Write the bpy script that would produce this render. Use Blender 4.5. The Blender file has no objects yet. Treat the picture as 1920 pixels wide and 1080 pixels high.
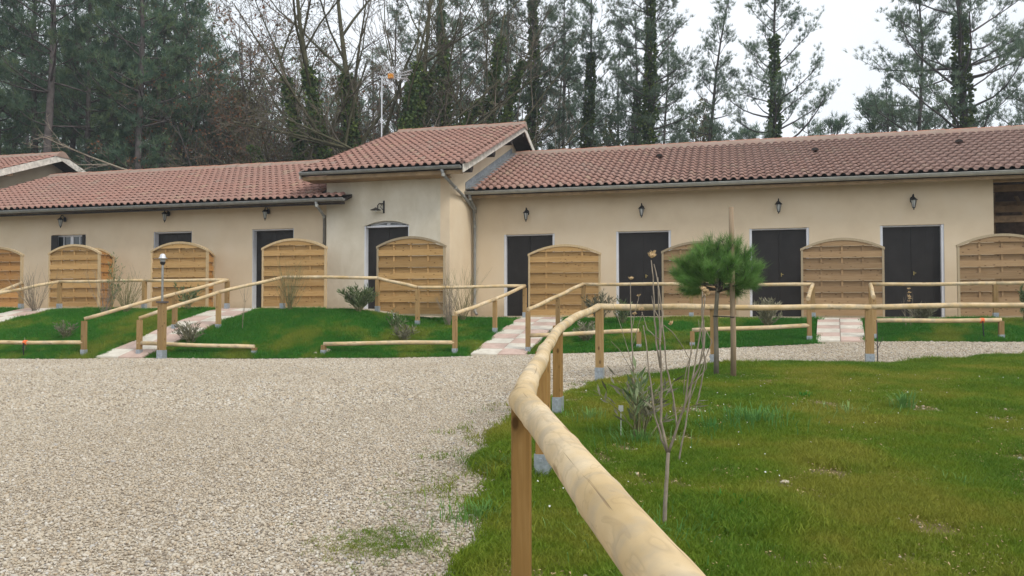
import bpy, math, random
import numpy as np
from mathutils import Vector, Matrix, Euler

R = random.Random(7)
rng = np.random.default_rng(11)
SC = bpy.context.scene
COL = SC.collection

# ------------------------------------------------------------------ camera, sky, sun, exposure
EYE = 1.2
F = 1500.0
TILT = math.atan(40 / F)
cam_d = bpy.data.cameras.new('camera')
cam_d.sensor_width = 36.0
cam_d.lens = 36.0 * F / 1920.0
cam_d.clip_start = 0.05
cam_d.clip_end = 2000
cam = bpy.data.objects.new('camera', cam_d)
COL.objects.link(cam)
cam.location = (0, 0, EYE)
cam.rotation_euler = (math.pi / 2 + TILT, 0, 0)
SC.camera = cam

SUN_EL, SUN_AZ = math.radians(43), math.radians(133)   # azimuth measured clockwise from the view direction (+Y)
world = bpy.data.worlds.new('World')
SC.world = world
world.use_nodes = True
nt = world.node_tree
nt.nodes.clear()
wo = nt.nodes.new('ShaderNodeOutputWorld')
sky = nt.nodes.new('ShaderNodeTexSky')
sky.sky_type = 'NISHITA'
sky.sun_disc = False
sky.sun_elevation = SUN_EL
sky.sun_rotation = SUN_AZ
sky.dust_density = 3
b1 = nt.nodes.new('ShaderNodeBackground'); b1.inputs[1].default_value = 0.10
nt.links.new(sky.outputs[0], b1.inputs[0])
tc = nt.nodes.new('ShaderNodeTexCoord')
mp = nt.nodes.new('ShaderNodeMapping'); mp.inputs['Scale'].default_value = (1.0, 1.0, 2.6)
nz = nt.nodes.new('ShaderNodeTexNoise'); nz.inputs['Scale'].default_value = 2.3; nz.inputs['Detail'].default_value = 5; nz.inputs['Roughness'].default_value = 0.5
cr = nt.nodes.new('ShaderNodeValToRGB')
cr.color_ramp.elements[0].position = 0.3; cr.color_ramp.elements[0].color = (0.80, 0.85, 0.90, 1)
cr.color_ramp.elements[1].position = 0.7; cr.color_ramp.elements[1].color = (0.93, 0.96, 1.0, 1)
b2 = nt.nodes.new('ShaderNodeBackground'); b2.inputs[1].default_value = 1.16
nt.links.new(tc.outputs['Generated'], mp.inputs[0]); nt.links.new(mp.outputs[0], nz.inputs[0])
nt.links.new(nz.outputs[0], cr.inputs[0]); nt.links.new(cr.outputs[0], b2.inputs[0])
mx = nt.nodes.new('ShaderNodeMixShader'); mx.inputs[0].default_value = 0.88
nt.links.new(b1.outputs[0], mx.inputs[1]); nt.links.new(b2.outputs[0], mx.inputs[2]); nt.links.new(mx.outputs[0], wo.inputs[0])

sun_d = bpy.data.lights.new('sun', 'SUN')
sun_d.energy = 1.65
sun_d.angle = math.radians(16)
sun_d.color = (1.0, 0.95, 0.87)
sun = bpy.data.objects.new('sun', sun_d)
COL.objects.link(sun)
sd = Vector((math.sin(SUN_AZ) * math.cos(SUN_EL), math.cos(SUN_AZ) * math.cos(SUN_EL), math.sin(SUN_EL)))
sun.rotation_euler = sd.to_track_quat('Z', 'Y').to_euler()
SC.view_settings.view_transform = 'Standard'
SC.view_settings.look = 'None'
SC.view_settings.exposure = 0.2
SC.view_settings.gamma = 1.0
SC.view_settings.use_curve_mapping = False
SC.cycles.max_bounces = 6
SC.cycles.diffuse_bounces = 3
SC.cycles.glossy_bounces = 2
SC.cycles.transmission_bounces = 3
SC.cycles.transparent_max_bounces = 4

# ------------------------------------------------------------------ frames
TH = math.radians(14.8)
DU = np.array([math.cos(TH), -math.sin(TH)])     # along the facade, to the right
DV = np.array([math.sin(TH), math.cos(TH)])      # into the building
ORG = np.array([-0.217, 21.7])                   # facade frame origin on the ground

def uv2w(u, v):
    p = ORG + u * DU + v * DV
    return float(p[0]), float(p[1])

def w2uv(x, y):
    dx, dy = x - ORG[0], y - ORG[1]
    return dx * DU[0] + dy * DU[1], dx * DV[0] + dy * DV[1]

def ray(px, py):
    a, b = (px - 960) / F, (540 - py) / F
    return np.array([a, math.cos(TILT) - b * math.sin(TILT), math.sin(TILT) + b * math.cos(TILT)])

def at_y(px, py, Y):
    d = ray(px, py); t = Y / d[1]
    return Vector((d[0] * t, Y, EYE + d[2] * t))

def at_v(px, py, v):
    d = ray(px, py)
    # (t*d - ORG).DV = v
    t = (v + ORG @ DV) / (d[:2] @ DV)
    p = d * t
    u, _ = w2uv(p[0], p[1])
    return u, EYE + p[2]

# ------------------------------------------------------------------ ground heights
CP = np.array([(0, 0, -1.17), (-3, 3, -1.14), (0, 3.5, -1.12), (.2, 4.9, -1.06), (.41, 7.2, -.97), (1.06, 9.8, -.90),
      (2.96, 11.7, -.80), (5.5, 12.3, -.83), (7.7, 12.2, -.75), (-11, 17.3, -1.06), (-7.85, 16.6, -1.02), (-.265, 15.9, -.92),
      (3.5, 15.9, -.785), (6.36, 15.5, -.64), (9.4, 15, -.61), (-8, 8, -1.10), (-4, 6, -1.13), (5, 5, -.98), (4, 2, -1.08),
      (-14, 12, -1.1), (-6, -2, -1.17), (8, -2, -1.1), (12, 8, -.8), (-3, 12, -1.02)])
def _k(r2):
    return np.where(r2 > 1e-9, r2 * np.log(np.maximum(r2, 1e-9)) * .5, 0)
_n = len(CP)
_A = np.zeros((_n + 3, _n + 3))
_d2 = ((CP[:, None, :2] - CP[None, :, :2]) ** 2).sum(-1)
_A[:_n, :_n] = _k(_d2) + np.eye(_n) * 0.3
_A[:_n, _n] = 1; _A[:_n, _n + 1:] = CP[:, :2]; _A[_n, :_n] = 1; _A[_n + 1:, :_n] = CP[:, :2].T
_W = np.linalg.solve(_A, np.concatenate([CP[:, 2], np.zeros(3)]))

def H(x, y):
    """height of the yard, world z"""
    x = np.clip(np.asarray(x, float), -16, 13); y = np.clip(np.asarray(y, float), -3, 18)
    p = np.stack([x, y], -1)
    d2 = ((p[..., None, :] - CP[:, :2]) ** 2).sum(-1)
    return _k(d2) @ _W[:_n] + _W[_n] + x * _W[_n + 1] + y * _W[_n + 2] + EYE

FU = np.array([-22, -9.2, -6.07, -2.3, 1.43, 4.6, 7.94, 11, 22])
FV = np.array([-8.2, -7.35, -6.95, -6.35, -5.75, -5.0, -4.4, -4.1, -4.0])
def vfoot(u): return np.interp(u, FU, FV)
def sstep(a, b, x):
    t = np.clip((np.asarray(x, float) - a) / (b - a), 0, 1)
    return t * t * (3 - 2 * t)
def vedge(u): return -4.15 + 1.7 * sstep(-2.6, -0.3, u)
def terr(u): return 1.215 - 0.215 * sstep(-2.6, -1.0, u)
def slope_z(u, v, mound=1.0):
    u = np.asarray(u, float); v = np.asarray(v, float)
    vf, ve = vfoot(u), vedge(u)
    t = np.clip((v - vf) / (ve - vf), 0, 1)
    p = ORG + u[..., None] * DU + vf[..., None] * DV
    h0 = H(p[..., 0], p[..., 1])
    e = 0.75 * t + 0.25 * np.sin(t * math.pi / 2)
    bump = mound * 0.05 * np.sin(t * math.pi) * np.sin(u * 1.7 + 1) * np.sin(u * .6)
    return h0 + (terr(u) - 0.03 - h0) * e + bump

# lawn outline of the near lawn
LP = np.array([(-.42, -3), (-.40, 1.5), (-.22, 3.36), (-.18, 4.4), (-.16, 5.4), (-.09, 6.8), (.2, 7.9), (.49, 8.6), (1.04, 9.55), (1.65, 10.25),
      (2.9, 11.35), (4.3, 11.8), (5.4, 12.0), (6.8, 12.2), (8.06, 12.6), (12, 13.2), (16, 13.6), (16, -3)])
def lawn_sd(x, y):
    """positive inside the near lawn"""
    x = np.asarray(x, float); y = np.asarray(y, float)
    best = np.full(x.shape, 1e9); inside = np.zeros(x.shape, bool)
    n = len(LP)
    for i in range(n):
        a, b = LP[i], LP[(i + 1) % n]
        ab = b - a
        t = np.clip(((x - a[0]) * ab[0] + (y - a[1]) * ab[1]) / (ab @ ab), 0, 1)
        d = np.hypot(x - a[0] - t * ab[0], y - a[1] - t * ab[1])
        best = np.minimum(best, d)
        c = (a[1] > y) != (b[1] > y)
        with np.errstate(divide='ignore', invalid='ignore'):
            xi = (b[0] - a[0]) * (y - a[1]) / (b[1] - a[1]) + a[0]
        inside ^= c & (x < xi)
    w = .10 * np.sin(x * 5.1 + y * 2.2) * np.sin(y * 4.3 - x) + .05 * np.sin(x * 17 + 1) * np.sin(y * 15 + 2)
    return np.where(inside, best, -best) + w

def lawn_z(x, y):
    return H(x, y) + 0.035 + .012 * np.sin(x * 2.1 + y) * np.sin(y * 1.7)

_vn = np.random.default_rng(99).random((64, 64))
def vnoise(x, y, f, octs=3):
    out = 0; amp = 1; tot = 0
    for o in range(octs):
        a, b = np.asarray(x) * f * 2 ** o + 11.3 * o, np.asarray(y) * f * 2 ** o + 5.7 * o
        i, j = np.floor(a).astype(int), np.floor(b).astype(int); s, t = a - i, b - j
        s = s * s * (3 - 2 * s); t = t * t * (3 - 2 * t)
        g = lambda p, q: _vn[p % 64, q % 64]
        out = out + amp * ((g(i, j) * (1 - s) + g(i + 1, j) * s) * (1 - t) + (g(i, j + 1) * (1 - s) + g(i + 1, j + 1) * s) * t); tot += amp; amp *= .55
    return out / tot
def bare_patch(x, y):
    """how bare the near lawn is: 1 soil, 0 full grass"""
    lim = .655 - .07 * sstep(6.5, 4.0, y) * sstep(.4, 1.8, x) - .03 * sstep(6, 4, y) + .06 * sstep(9, 11, y)
    return sstep(-.015, .045, vnoise(x, y, 3.0, 4) - lim)

# ------------------------------------------------------------------ mesh building
def new_mesh(name, V, Fa, mats, smooth=False, mi=None):
    me = bpy.data.meshes.new(name)
    me.from_pydata([tuple(v) for v in V], [], [tuple(f) for f in Fa])
    for m in (mats if isinstance(mats, (list, tuple)) else [mats]):
        me.materials.append(m)
    if smooth: me.polygons.foreach_set('use_smooth', [True] * len(me.polygons))
    if mi is not None: me.polygons.foreach_set('material_index', mi)
    me.update()
    return me

def np_mesh(name, V, Fa, mats, smooth=False, attr=None):
    """V (n,3), Fa (m,k) numpy"""
    me = bpy.data.meshes.new(name)
    V = np.ascontiguousarray(V, np.float32); Fa = np.ascontiguousarray(Fa, np.int32)
    me.vertices.add(len(V)); me.vertices.foreach_set('co', V.ravel())
    m, k = Fa.shape
    me.loops.add(m * k); me.loops.foreach_set('vertex_index', Fa.ravel())
    me.polygons.add(m)
    me.polygons.foreach_set('loop_start', np.arange(0, m * k, k, dtype=np.int32))
    me.polygons.foreach_set('loop_total', np.full(m, k, np.int32))
    if smooth: me.polygons.foreach_set('use_smooth', np.ones(m, bool))
    for mm in (mats if isinstance(mats, (list, tuple)) else [mats]):
        me.materials.append(mm)
    if attr is not None:
        a = me.attributes.new('rnd', 'FLOAT', 'FACE'); a.data.foreach_set('value', np.ascontiguousarray(attr, np.float32))
    me.update(calc_edges=True)
    return me

def link(name, me, parent=None, loc=None, rot=None, **props):
    o = bpy.data.objects.new(name, me)
    COL.objects.link(o)
    if parent is not None: o.parent = parent
    if loc is not None: o.location = loc
    if rot is not None: o.rotation_euler = rot
    for k, v in props.items():
        if v: o[k] = v
    return o

def thing(name, label, cat, loc=(0, 0, 0), rz=0.0, group=None):
    return link(name, None, None, loc, (0, 0, rz), label=label, category=cat, group=group)

def copy_tree(o, parent=None):
    c = o.copy(); COL.objects.link(c)
    if parent is not None: c.parent = parent
    for ch in list(o.children): copy_tree(ch, c)
    return c

class MB:
    def __init__(s): s.V = []; s.F = []; s.M = []
    def add(s, V, Fa, m=0):
        b = len(s.V); s.V += [tuple(v) for v in V]; s.F += [tuple(b + i for i in f) for f in Fa]; s.M += [m] * len(Fa); return s
    def box(s, x0, x1, y0, y1, z0, z1, m=0):
        return s.add([(x0, y0, z0), (x1, y0, z0), (x1, y1, z0), (x0, y1, z0), (x0, y0, z1), (x1, y0, z1), (x1, y1, z1), (x0, y1, z1)],
              [(0, 3, 2, 1), (4, 5, 6, 7), (0, 1, 5, 4), (1, 2, 6, 5), (2, 3, 7, 6), (3, 0, 4, 7)], m)
    def prism(s, poly, axis, a0, a1, m=0):
        """poly 2D list extruded along axis ('x': poly=(y,z); 'y': poly=(x,z); 'z': poly=(x,y))"""
        n = len(poly)
        def mk(p, a):
            return {'x': (a, p[0], p[1]), 'y': (p[0], a, p[1]), 'z': (p[0], p[1], a)}[axis]
        V = [mk(p, a0) for p in poly] + [mk(p, a1) for p in poly]
        Fs = [tuple(range(n)), tuple(range(2 * n - 1, n - 1, -1))] + [(i, n + i, n + (i + 1) % n, (i + 1) % n) for i in range(n)]
        return s.add(V, Fs, m)
    def tube(s, P, rad, n=8, cap=True, m=0):
        P = [Vector(p) for p in P]
        if not hasattr(rad, '__len__'): rad = [rad] * len(P)
        V = []; k = len(P)
        prev = None
        for i in range(k):
            t = (P[min(i + 1, k - 1)] - P[max(i - 1, 0)]).normalized()
            if prev is None:
                a = Vector((0, 0, 1)) if abs(t.z) < .9 else Vector((1, 0, 0))
                u = t.cross(a).normalized()
            else:
                u = (prev - t * prev.dot(t)).normalized()
            prev = u; w = t.cross(u)
            for j in range(n):
                an = 2 * math.pi * j / n
                V.append(P[i] + (u * math.cos(an) + w * math.sin(an)) * rad[i])
        Fs = [(i * n + j, i * n + (j + 1) % n, (i + 1) * n + (j + 1) % n, (i + 1) * n + j) for i in range(k - 1) for j in range(n)]
        if cap: Fs += [tuple(range(n - 1, -1, -1)), tuple((k - 1) * n + j for j in range(n))]
        return s.add(V, Fs, m)
    def lathe(s, prof, n=12, c=(0, 0, 0), m=0):
        V = [(c[0] + r * math.cos(2 * math.pi * j / n), c[1] + r * math.sin(2 * math.pi * j / n), c[2] + z) for r, z in prof for j in range(n)]
        k = len(prof)
        Fs = [(i * n + j, i * n + (j + 1) % n, (i + 1) * n + (j + 1) % n, (i + 1) * n + j) for i in range(k - 1) for j in range(n)]
        Fs += [tuple(range(n - 1, -1, -1)), tuple((k - 1) * n + j for j in range(n))]
        return s.add(V, Fs, m)
    def build(s, name, mats, parent=None, off=(0, 0, 0), smooth=False, **props):
        V = [(v[0] - off[0], v[1] - off[1], v[2] - off[2]) for v in s.V]
        me = new_mesh(name, V, s.F, mats, smooth, s.M if isinstance(mats, (list, tuple)) else None)
        return link(name, me, parent, **props)

# ------------------------------------------------------------------ materials
def lin(c):
    return tuple(((x / 255) / 12.92 if x / 255 <= .04045 else ((x / 255 + .055) / 1.055) ** 2.4) for x in c)

class NT:
    """small node helper"""
    def __init__(s, name, rough=.8, spec=.2):
        s.m = bpy.data.materials.new(name); s.m.use_nodes = True
        s.t = s.m.node_tree; s.b = s.t.nodes['Principled BSDF']
        s.b.inputs['Roughness'].default_value = rough
        s.b.inputs['Specular IOR Level'].default_value = spec
    def n(s, typ, **kw):
        nd = s.t.nodes.new(typ)
        for k, v in kw.items(): setattr(nd, k, v)
        return nd
    def l(s, a, b): s.t.links.new(a, b)
    def coord(s, kind='Object', scale=(1, 1, 1)):
        if kind == 'World': o = s.n('ShaderNodeNewGeometry').outputs['Position']
        else: o = s.n('ShaderNodeTexCoord').outputs[kind]
        mp = s.n('ShaderNodeMapping'); mp.inputs['Scale'].default_value = scale
        s.l(o, mp.inputs[0]); return mp.outputs[0]
    def noise(s, co, scale, detail=4, rough=.55, dist=0):
        nd = s.n('ShaderNodeTexNoise'); nd.inputs['Scale'].default_value = scale; nd.inputs['Detail'].default_value = detail
        nd.inputs['Roughness'].default_value = rough; nd.inputs['Distortion'].default_value = dist
        s.l(co, nd.inputs['Vector']); return nd.outputs['Fac']
    def vor(s, co, scale, feature='F1', out='Distance'):
        nd = s.n('ShaderNodeTexVoronoi', feature=feature); nd.inputs['Scale'].default_value = scale
        s.l(co, nd.inputs['Vector']); return nd.outputs[out]
    def ramp(s, fac, stops, interp='LINEAR'):
        nd = s.n('ShaderNodeValToRGB'); cr = nd.color_ramp; cr.interpolation = interp
        while len(cr.elements) < len(stops): cr.elements.new(.5)
        for e, (p, c) in zip(cr.elements, stops):
            e.position = p; e.color = (*c, 1) if len(c) == 3 else c
        s.l(fac, nd.inputs[0]); return nd.outputs[0]
    def mix(s, fac, a, b, mode='MIX'):
        nd = s.n('ShaderNodeMix', data_type='RGBA', blend_type=mode)
        for sock, v in ((nd.inputs[0], fac), (nd.inputs[6], a), (nd.inputs[7], b)):
            if isinstance(v, (int, float)): sock.default_value = v
            elif isinstance(v, tuple): sock.default_value = (*v, 1)
            else: s.l(v, sock)
        return nd.outputs[2]
    def math(s, op, a, b=0.0, c=None):
        nd = s.n('ShaderNodeMath', operation=op)
        for sock, v in zip(nd.inputs, (a, b, c if c is not None else 0.0)):
            if isinstance(v, (int, float)): sock.default_value = v
            else: s.l(v, sock)
        return nd.outputs[0]
    def color(s, c):
        if isinstance(c, tuple): s.b.inputs['Base Color'].default_value = (*c, 1)
        else: s.l(c, s.b.inputs['Base Color'])
        return s
    def bump(s, h, strength=.3, dist=.01):
        nd = s.n('ShaderNodeBump'); nd.inputs['Strength'].default_value = strength; nd.inputs['Distance'].default_value = dist
        s.l(h, nd.inputs['Height']); s.l(nd.outputs[0], s.b.inputs['Normal']); return s
    def rnd(s): return s.n('ShaderNodeObjectInfo').outputs['Random']

def wood(name, c0, c1, c2, axis=0, knots=True, rough=.75, varia=.25):
    """planed timber, grain along axis of the object's own frame"""
    k = NT(name, rough, .15)
    sc = [14, 14, 14]; sc[axis] = .9
    co0 = k.n('ShaderNodeTexCoord').outputs['Object']
    r = k.rnd()
    cb = k.n('ShaderNodeCombineXYZ'); k.l(r, cb.inputs[0]); k.l(r, cb.inputs[1]); k.l(r, cb.inputs[2])
    va = k.n('ShaderNodeVectorMath', operation='MULTIPLY_ADD'); k.l(cb.outputs[0], va.inputs[0]); va.inputs[1].default_value = (37, 23, 11); k.l(co0, va.inputs[2])
    mp = k.n('ShaderNodeMapping'); mp.inputs['Scale'].default_value = sc; k.l(va.outputs[0], mp.inputs[0])
    g = k.noise(mp.outputs[0], 3, 6, .6, .6)
    col = k.ramp(g, [(.25, c0), (.55, c1), (.8, c2)])
    big = k.noise(va.outputs[0], 1.3, 2)
    col = k.mix(k.math('MULTIPLY', big, .5), col, c0)
    if knots:
        ks = [6, 9, 9]; ks = [13, 13, 13]; ks[axis] = 6.5
        mk = k.n('ShaderNodeMapping'); mk.inputs['Scale'].default_value = ks; k.l(va.outputs[0], mk.inputs[0])
        v = k.vor(mk.outputs[0], 1.0)
        kf = k.ramp(v, [(.10, (1, 1, 1)), (.19, (0, 0, 0))])
        col = k.mix(k.math('MULTIPLY', kf, .75), col, (c0[0] * .28, c0[1] * .22, c0[2] * .2))
    hs = k.n('ShaderNodeHueSaturation'); k.l(col, hs.inputs['Color'])
    k.l(k.math('MULTIPLY_ADD', r, varia * 1.6, 1 - varia * .8), hs.inputs['Value'])
    k.color(hs.outputs[0]); k.bump(g, .25, .004)
    return k.m

M = {}
M['plank'] = wood('honey_pine_board', (.34, .20, .075), (.47, .30, .13), (.55, .375, .19))
M['plank_dark'] = wood('brown_pine_board', (.26, .165, .085), (.35, .235, .13), (.42, .30, .18))
M['plank_red'] = wood('orange_pine_board', (.34, .17, .055), (.44, .24, .09), (.5, .3, .13))
M['frame'] = wood('pine_frame', (.42, .30, .16), (.53, .41, .25), (.60, .48, .32), axis=2, knots=False)
M['frame_d'] = wood('greyed_pine_frame', (.30, .235, .15), (.38, .31, .21), (.45, .37, .26), axis=2, knots=False)
M['post'] = wood('post_timber', (.25, .155, .065), (.37, .245, .11), (.45, .315, .16), axis=2)
M['post_near'] = wood('near_post_timber', (.22, .12, .035), (.31, .18, .06), (.38, .24, .09), axis=2, rough=.6)
M['stake'] = wood('stake_timber', (.22, .16, .10), (.32, .24, .16), (.4, .31, .22), axis=2, knots=False)

def round_log():
    k = NT('peeled_round_log', .7, .2)
    co0 = k.n('ShaderNodeTexCoord').outputs['Object']
    r = k.rnd()
    cb = k.n('ShaderNodeCombineXYZ'); k.l(r, cb.inputs[0])
    va = k.n('ShaderNodeVectorMath', operation='MULTIPLY_ADD'); k.l(cb.outputs[0], va.inputs[0]); va.inputs[1].default_value = (53, 0, 0); k.l(co0, va.inputs[2])
    co = va.outputs[0]
    m1 = k.n('ShaderNodeMapping'); m1.inputs['Scale'].default_value = (4.5, 11, 11); k.l(co, m1.inputs[0])
    wv = k.n('ShaderNodeTexNoise'); wv.inputs['Scale'].default_value = 1.0; wv.inputs['Detail'].default_value = 2.5; wv.inputs['Distortion'].default_value = 1.6
    k.l(m1.outputs[0], wv.inputs['Vector'])
    # contour-like cathedral grain
    f = k.math('FRACT', k.math('MULTIPLY', wv.outputs['Fac'], 5.0))
    line = k.ramp(f, [(0.0, (1, 1, 1)), (.10, (0, 0, 0)), (.8, (0, 0, 0)), (1.0, (.8, .8, .8))])
    pale = k.ramp(k.noise(m1.outputs[0], .7, 3), [(.3, (.50, .36, .18)), (.5, (.62, .47, .27)), (.7, (.70, .57, .38))])
    col = k.mix(k.math('MULTIPLY', line, .30), pale, (.30, .21, .11))
    # grey weathering
    gy = k.ramp(k.noise(co, 9, 4), [(.48, (0, 0, 0)), (.66, (1, 1, 1))])
    col = k.mix(k.math('MULTIPLY', gy, .5), col, (.34, .30, .24))
    # drying cracks along the log
    m2 = k.n('ShaderNodeMapping'); m2.inputs['Scale'].default_value = (1.6, 120, 120); k.l(co, m2.inputs[0])
    ck = k.noise(m2.outputs[0], 1, 2, .5)
    ckf = k.ramp(ck, [(.68, (0, 0, 0)), (.72, (1, 1, 1))])
    col = k.mix(k.math('MULTIPLY', ckf, .55), col, (.17, .11, .06))
    # knots
    m3 = k.n('ShaderNodeMapping'); m3.inputs['Scale'].default_value = (3.0, 11, 11); k.l(co, m3.inputs[0])
    v = k.vor(m3.outputs[0], 1)
    kn = k.ramp(v, [(.10, (1, 1, 1)), (.17, (0, 0, 0))])
    col = k.mix(k.math('MULTIPLY', kn, .8), col, (.30, .20, .10))
    k.color(col)
    h = k.math('SUBTRACT', k.math('MULTIPLY', wv.outputs['Fac'], .6), k.math('MULTIPLY', ckf, .5))
    k.bump(h, .5, .004)
    return k.m
M['log'] = round_log()

def render_wall(name, base, dark, light, stain=0.0):
    k = NT(name, .92, .1)
    co = k.coord('World')
    n1 = k.noise(co, 1.1, 5, .6); n2 = k.noise(co, 9, 4, .6)
    col = k.ramp(n1, [(.3, dark), (.5, base), (.72, light)])
    col = k.mix(k.math('MULTIPLY', n2, .22), col, dark)
    if stain:
        sc = k.coord('World', (1.3, 1.3, .55))
        st = k.ramp(k.noise(sc, 1.5, 6, .62, .6), [(.46, (0, 0, 0)), (.66, (1, 1, 1))])
        col = k.mix(k.math('MULTIPLY', st, stain), col, light)
        sc2 = k.coord('World', (3.2, 3.2, .9))
        st2 = k.ramp(k.noise(sc2, 1.1, 6, .65), [(.50, (0, 0, 0)), (.72, (1, 1, 1))])
        col = k.mix(k.math('MULTIPLY', st2, stain * .8), col, dark)
    vs = k.coord('World', (2.2, 2.2, .25))
    dr = k.ramp(k.noise(vs, 1.6, 4), [(.5, (0, 0, 0)), (.8, (1, 1, 1))])
    col = k.mix(k.math('MULTIPLY', dr, .16), col, dark)
    # rain splash along the foot of the wall
    zz = k.n('ShaderNodeSeparateXYZ'); k.l(co, zz.inputs[0])
    sp = k.ramp(k.math('ADD', zz.outputs[2], k.math('MULTIPLY', k.noise(co, 4, 4), -.35)), [(.85, (1, 1, 1)), (1.0, (.5, .5, .5))])
    sp = k.math('MULTIPLY', k.math('LESS_THAN', zz.outputs[2], 3.0), k.math('MAXIMUM', 0.0, k.math('SUBTRACT', 1.0, k.math('MULTIPLY', k.math('SUBTRACT', k.math('ADD', zz.outputs[2], k.math('MULTIPLY', k.noise(co, 5, 4), -.4)), .95), 3.2))))
    col = k.mix(k.math('MULTIPLY', k.math('MINIMUM', sp, 1.0), .45), col, (.30, .23, .15))
    k.color(col); k.bump(k.noise(co, 55, 3), .35, .004)
    return k.m
M['wall'] = render_wall('beige_render', (.71, .59, .425), (.65, .53, .375), (.74, .63, .475))
M['wall_pale'] = render_wall('pale_patchy_render', (.63, .58, .47), (.55, .50, .39), (.73, .69, .59), .5)

def tile_mat():
    k = NT('terracotta_tile', .85, .12)
    at = k.n('ShaderNodeAttribute'); at.attribute_name = 'rnd'
    r = k.math('FRACT', k.math('ADD', at.outputs['Fac'], k.rnd()))
    c = k.ramp(r, [(0, (.35, .195, .155)), (.3, (.37, .205, .165)), (.6, (.39, .225, .18)), (.9, (.37, .215, .175)), (.97, (.41, .28, .20)), (1, (.34, .24, .20))])
    co = k.coord('World')
    grey = k.ramp(k.noise(co, .38, 4, .6), [(.40, (0, 0, 0)), (.62, (1, 1, 1))])
    sx = k.n('ShaderNodeSeparateXYZ'); k.l(co, sx.inputs[0])
    g2 = k.ramp(k.math('MULTIPLY_ADD', sx.outputs[0], .06, .35), [(0.2, (0, 0, 0)), (1, (1, 1, 1))])
    c = k.mix(k.math('MULTIPLY_ADD', g2, .60, .06), c, (.29, .21, .18))
    c = k.mix(k.math('MULTIPLY', grey, .30), c, (.30, .22, .19))
    c = k.mix(k.math('MULTIPLY', k.noise(co, 22, 4), .22), c, (.24, .15, .12))
    k.color(c); k.bump(k.noise(co, 70, 3), .2, .003)
    return k.m
M['tile'] = tile_mat()
def ridge_mat():
    k = NT('ridge_tile', .9, .1)
    co = k.coord('World')
    nm = k.n('ShaderNodeNewGeometry'); sx = k.n('ShaderNodeSeparateXYZ'); k.l(nm.outputs['Position'], sx.inputs[0])
    c = k.ramp(k.noise(co, 3, 4), [(.3, (.27, .205, .165)), (.6, (.33, .26, .215)), (.8, (.31, .25, .215))])
    c = k.mix(k.math('MULTIPLY', k.rnd(), .25), c, (.40, .20, .14))
    k.color(c); return k.m
M['ridge'] = ridge_mat()
k = NT('orange_clay', .85, .1); k.color(k.ramp(k.noise(k.coord('World'), 5, 3), [(.3, (.42, .15, .085)), (.7, (.55, .23, .14))])); M['clay'] = k.m

def simple(name, c, rough=.6, spec=.3, metal=0, var=.15, scale=6, bump=0):
    k = NT(name, rough, spec)
    co = k.coord('World')
    n = k.noise(co, scale, 4)
    k.color(k.ramp(n, [(.3, tuple(x * (1 - var) for x in c)), (.7, tuple(min(1, x * (1 + var)) for x in c))]))
    k.b.inputs['Metallic'].default_value = metal
    if bump: k.bump(k.noise(co, scale * 8, 3), bump, .003)
    return k.m
M['zinc'] = simple('weathered_zinc', (.25, .255, .245), .5, .5, .25, .2)
M['zinc_pale'] = simple('pale_zinc', (.36, .36, .33), .5, .5, .2, .15)
M['lead'] = simple('lead_flashing', (.26, .28, .30), .55, .5, .2, .3, 9, .4)
M['galv'] = simple('galvanised_steel', (.38, .42, .46), .4, .5, .45, .22, 40)
M['door'] = simple('dark_brown_paint', (.020, .018, .017), .55, .3, 0, .25, 3)
M['white'] = simple('white_paint', (.68, .70, .74), .6, .3, 0, .06)
M['board_grey'] = simple('greyed_white_board', (.62, .59, .53), .8, .15, 0, .28, 8, .2)
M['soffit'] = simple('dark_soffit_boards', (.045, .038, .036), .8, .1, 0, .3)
M['fascia'] = simple('eave_board', (.30, .21, .12), .8, .15, 0, .25, 5)
M['black'] = simple('black_iron', (.018, .018, .02), .45, .4, .3, .2)
M['glassy'] = simple('frosted_lamp_glass', (.45, .47, .46), .15, .6, 0, .1)
M['brass'] = simple('brass', (.45, .36, .14), .35, .5, .6, .1)
M['pane'] = simple('window_glass', (.04, .05, .055), .06, .8, 0, .3, 2)
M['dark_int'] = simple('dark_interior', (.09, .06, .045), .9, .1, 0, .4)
M['beam'] = simple('barn_beam', (.26, .18, .11), .8, .1, 0, .3, 7)
M['terrace'] = simple('pale_concrete', (.52, .45, .35), .9, .1, 0, .2, 3, .3)
M['alu'] = simple('aluminium', (.62, .63, .65), .35, .5, .4, .1)
M['orange'] = simple('orange_plastic', (.85, .18, .06), .5, .3, 0, .1)
M['rubber'] = simple('black_hose', (.02, .022, .025), .5, .3)
M['pvc'] = simple('white_pvc', (.75, .75, .72), .4, .4)
k = NT('tile_cream', .85, .15); co = k.coord('World'); c = k.ramp(k.noise(co, 6, 4), [(.3, (.55, .50, .42)), (.6, (.68, .64, .55))])
k.color(k.mix(k.math('MULTIPLY', k.rnd(), .22), c, (.46, .40, .32))); k.bump(k.noise(co, 60, 3), .3, .003); M['t_cream'] = k.m
k = NT('tile_pink', .85, .15); co = k.coord('World'); c = k.ramp(k.noise(co, 6, 4), [(.3, (.47, .34, .28)), (.6, (.58, .435, .37))])
k.color(k.mix(k.math('MULTIPLY', k.rnd(), .3), c, (.42, .32, .26))); k.bump(k.noise(co, 60, 3), .3, .003); M['t_pink'] = k.m

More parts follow.
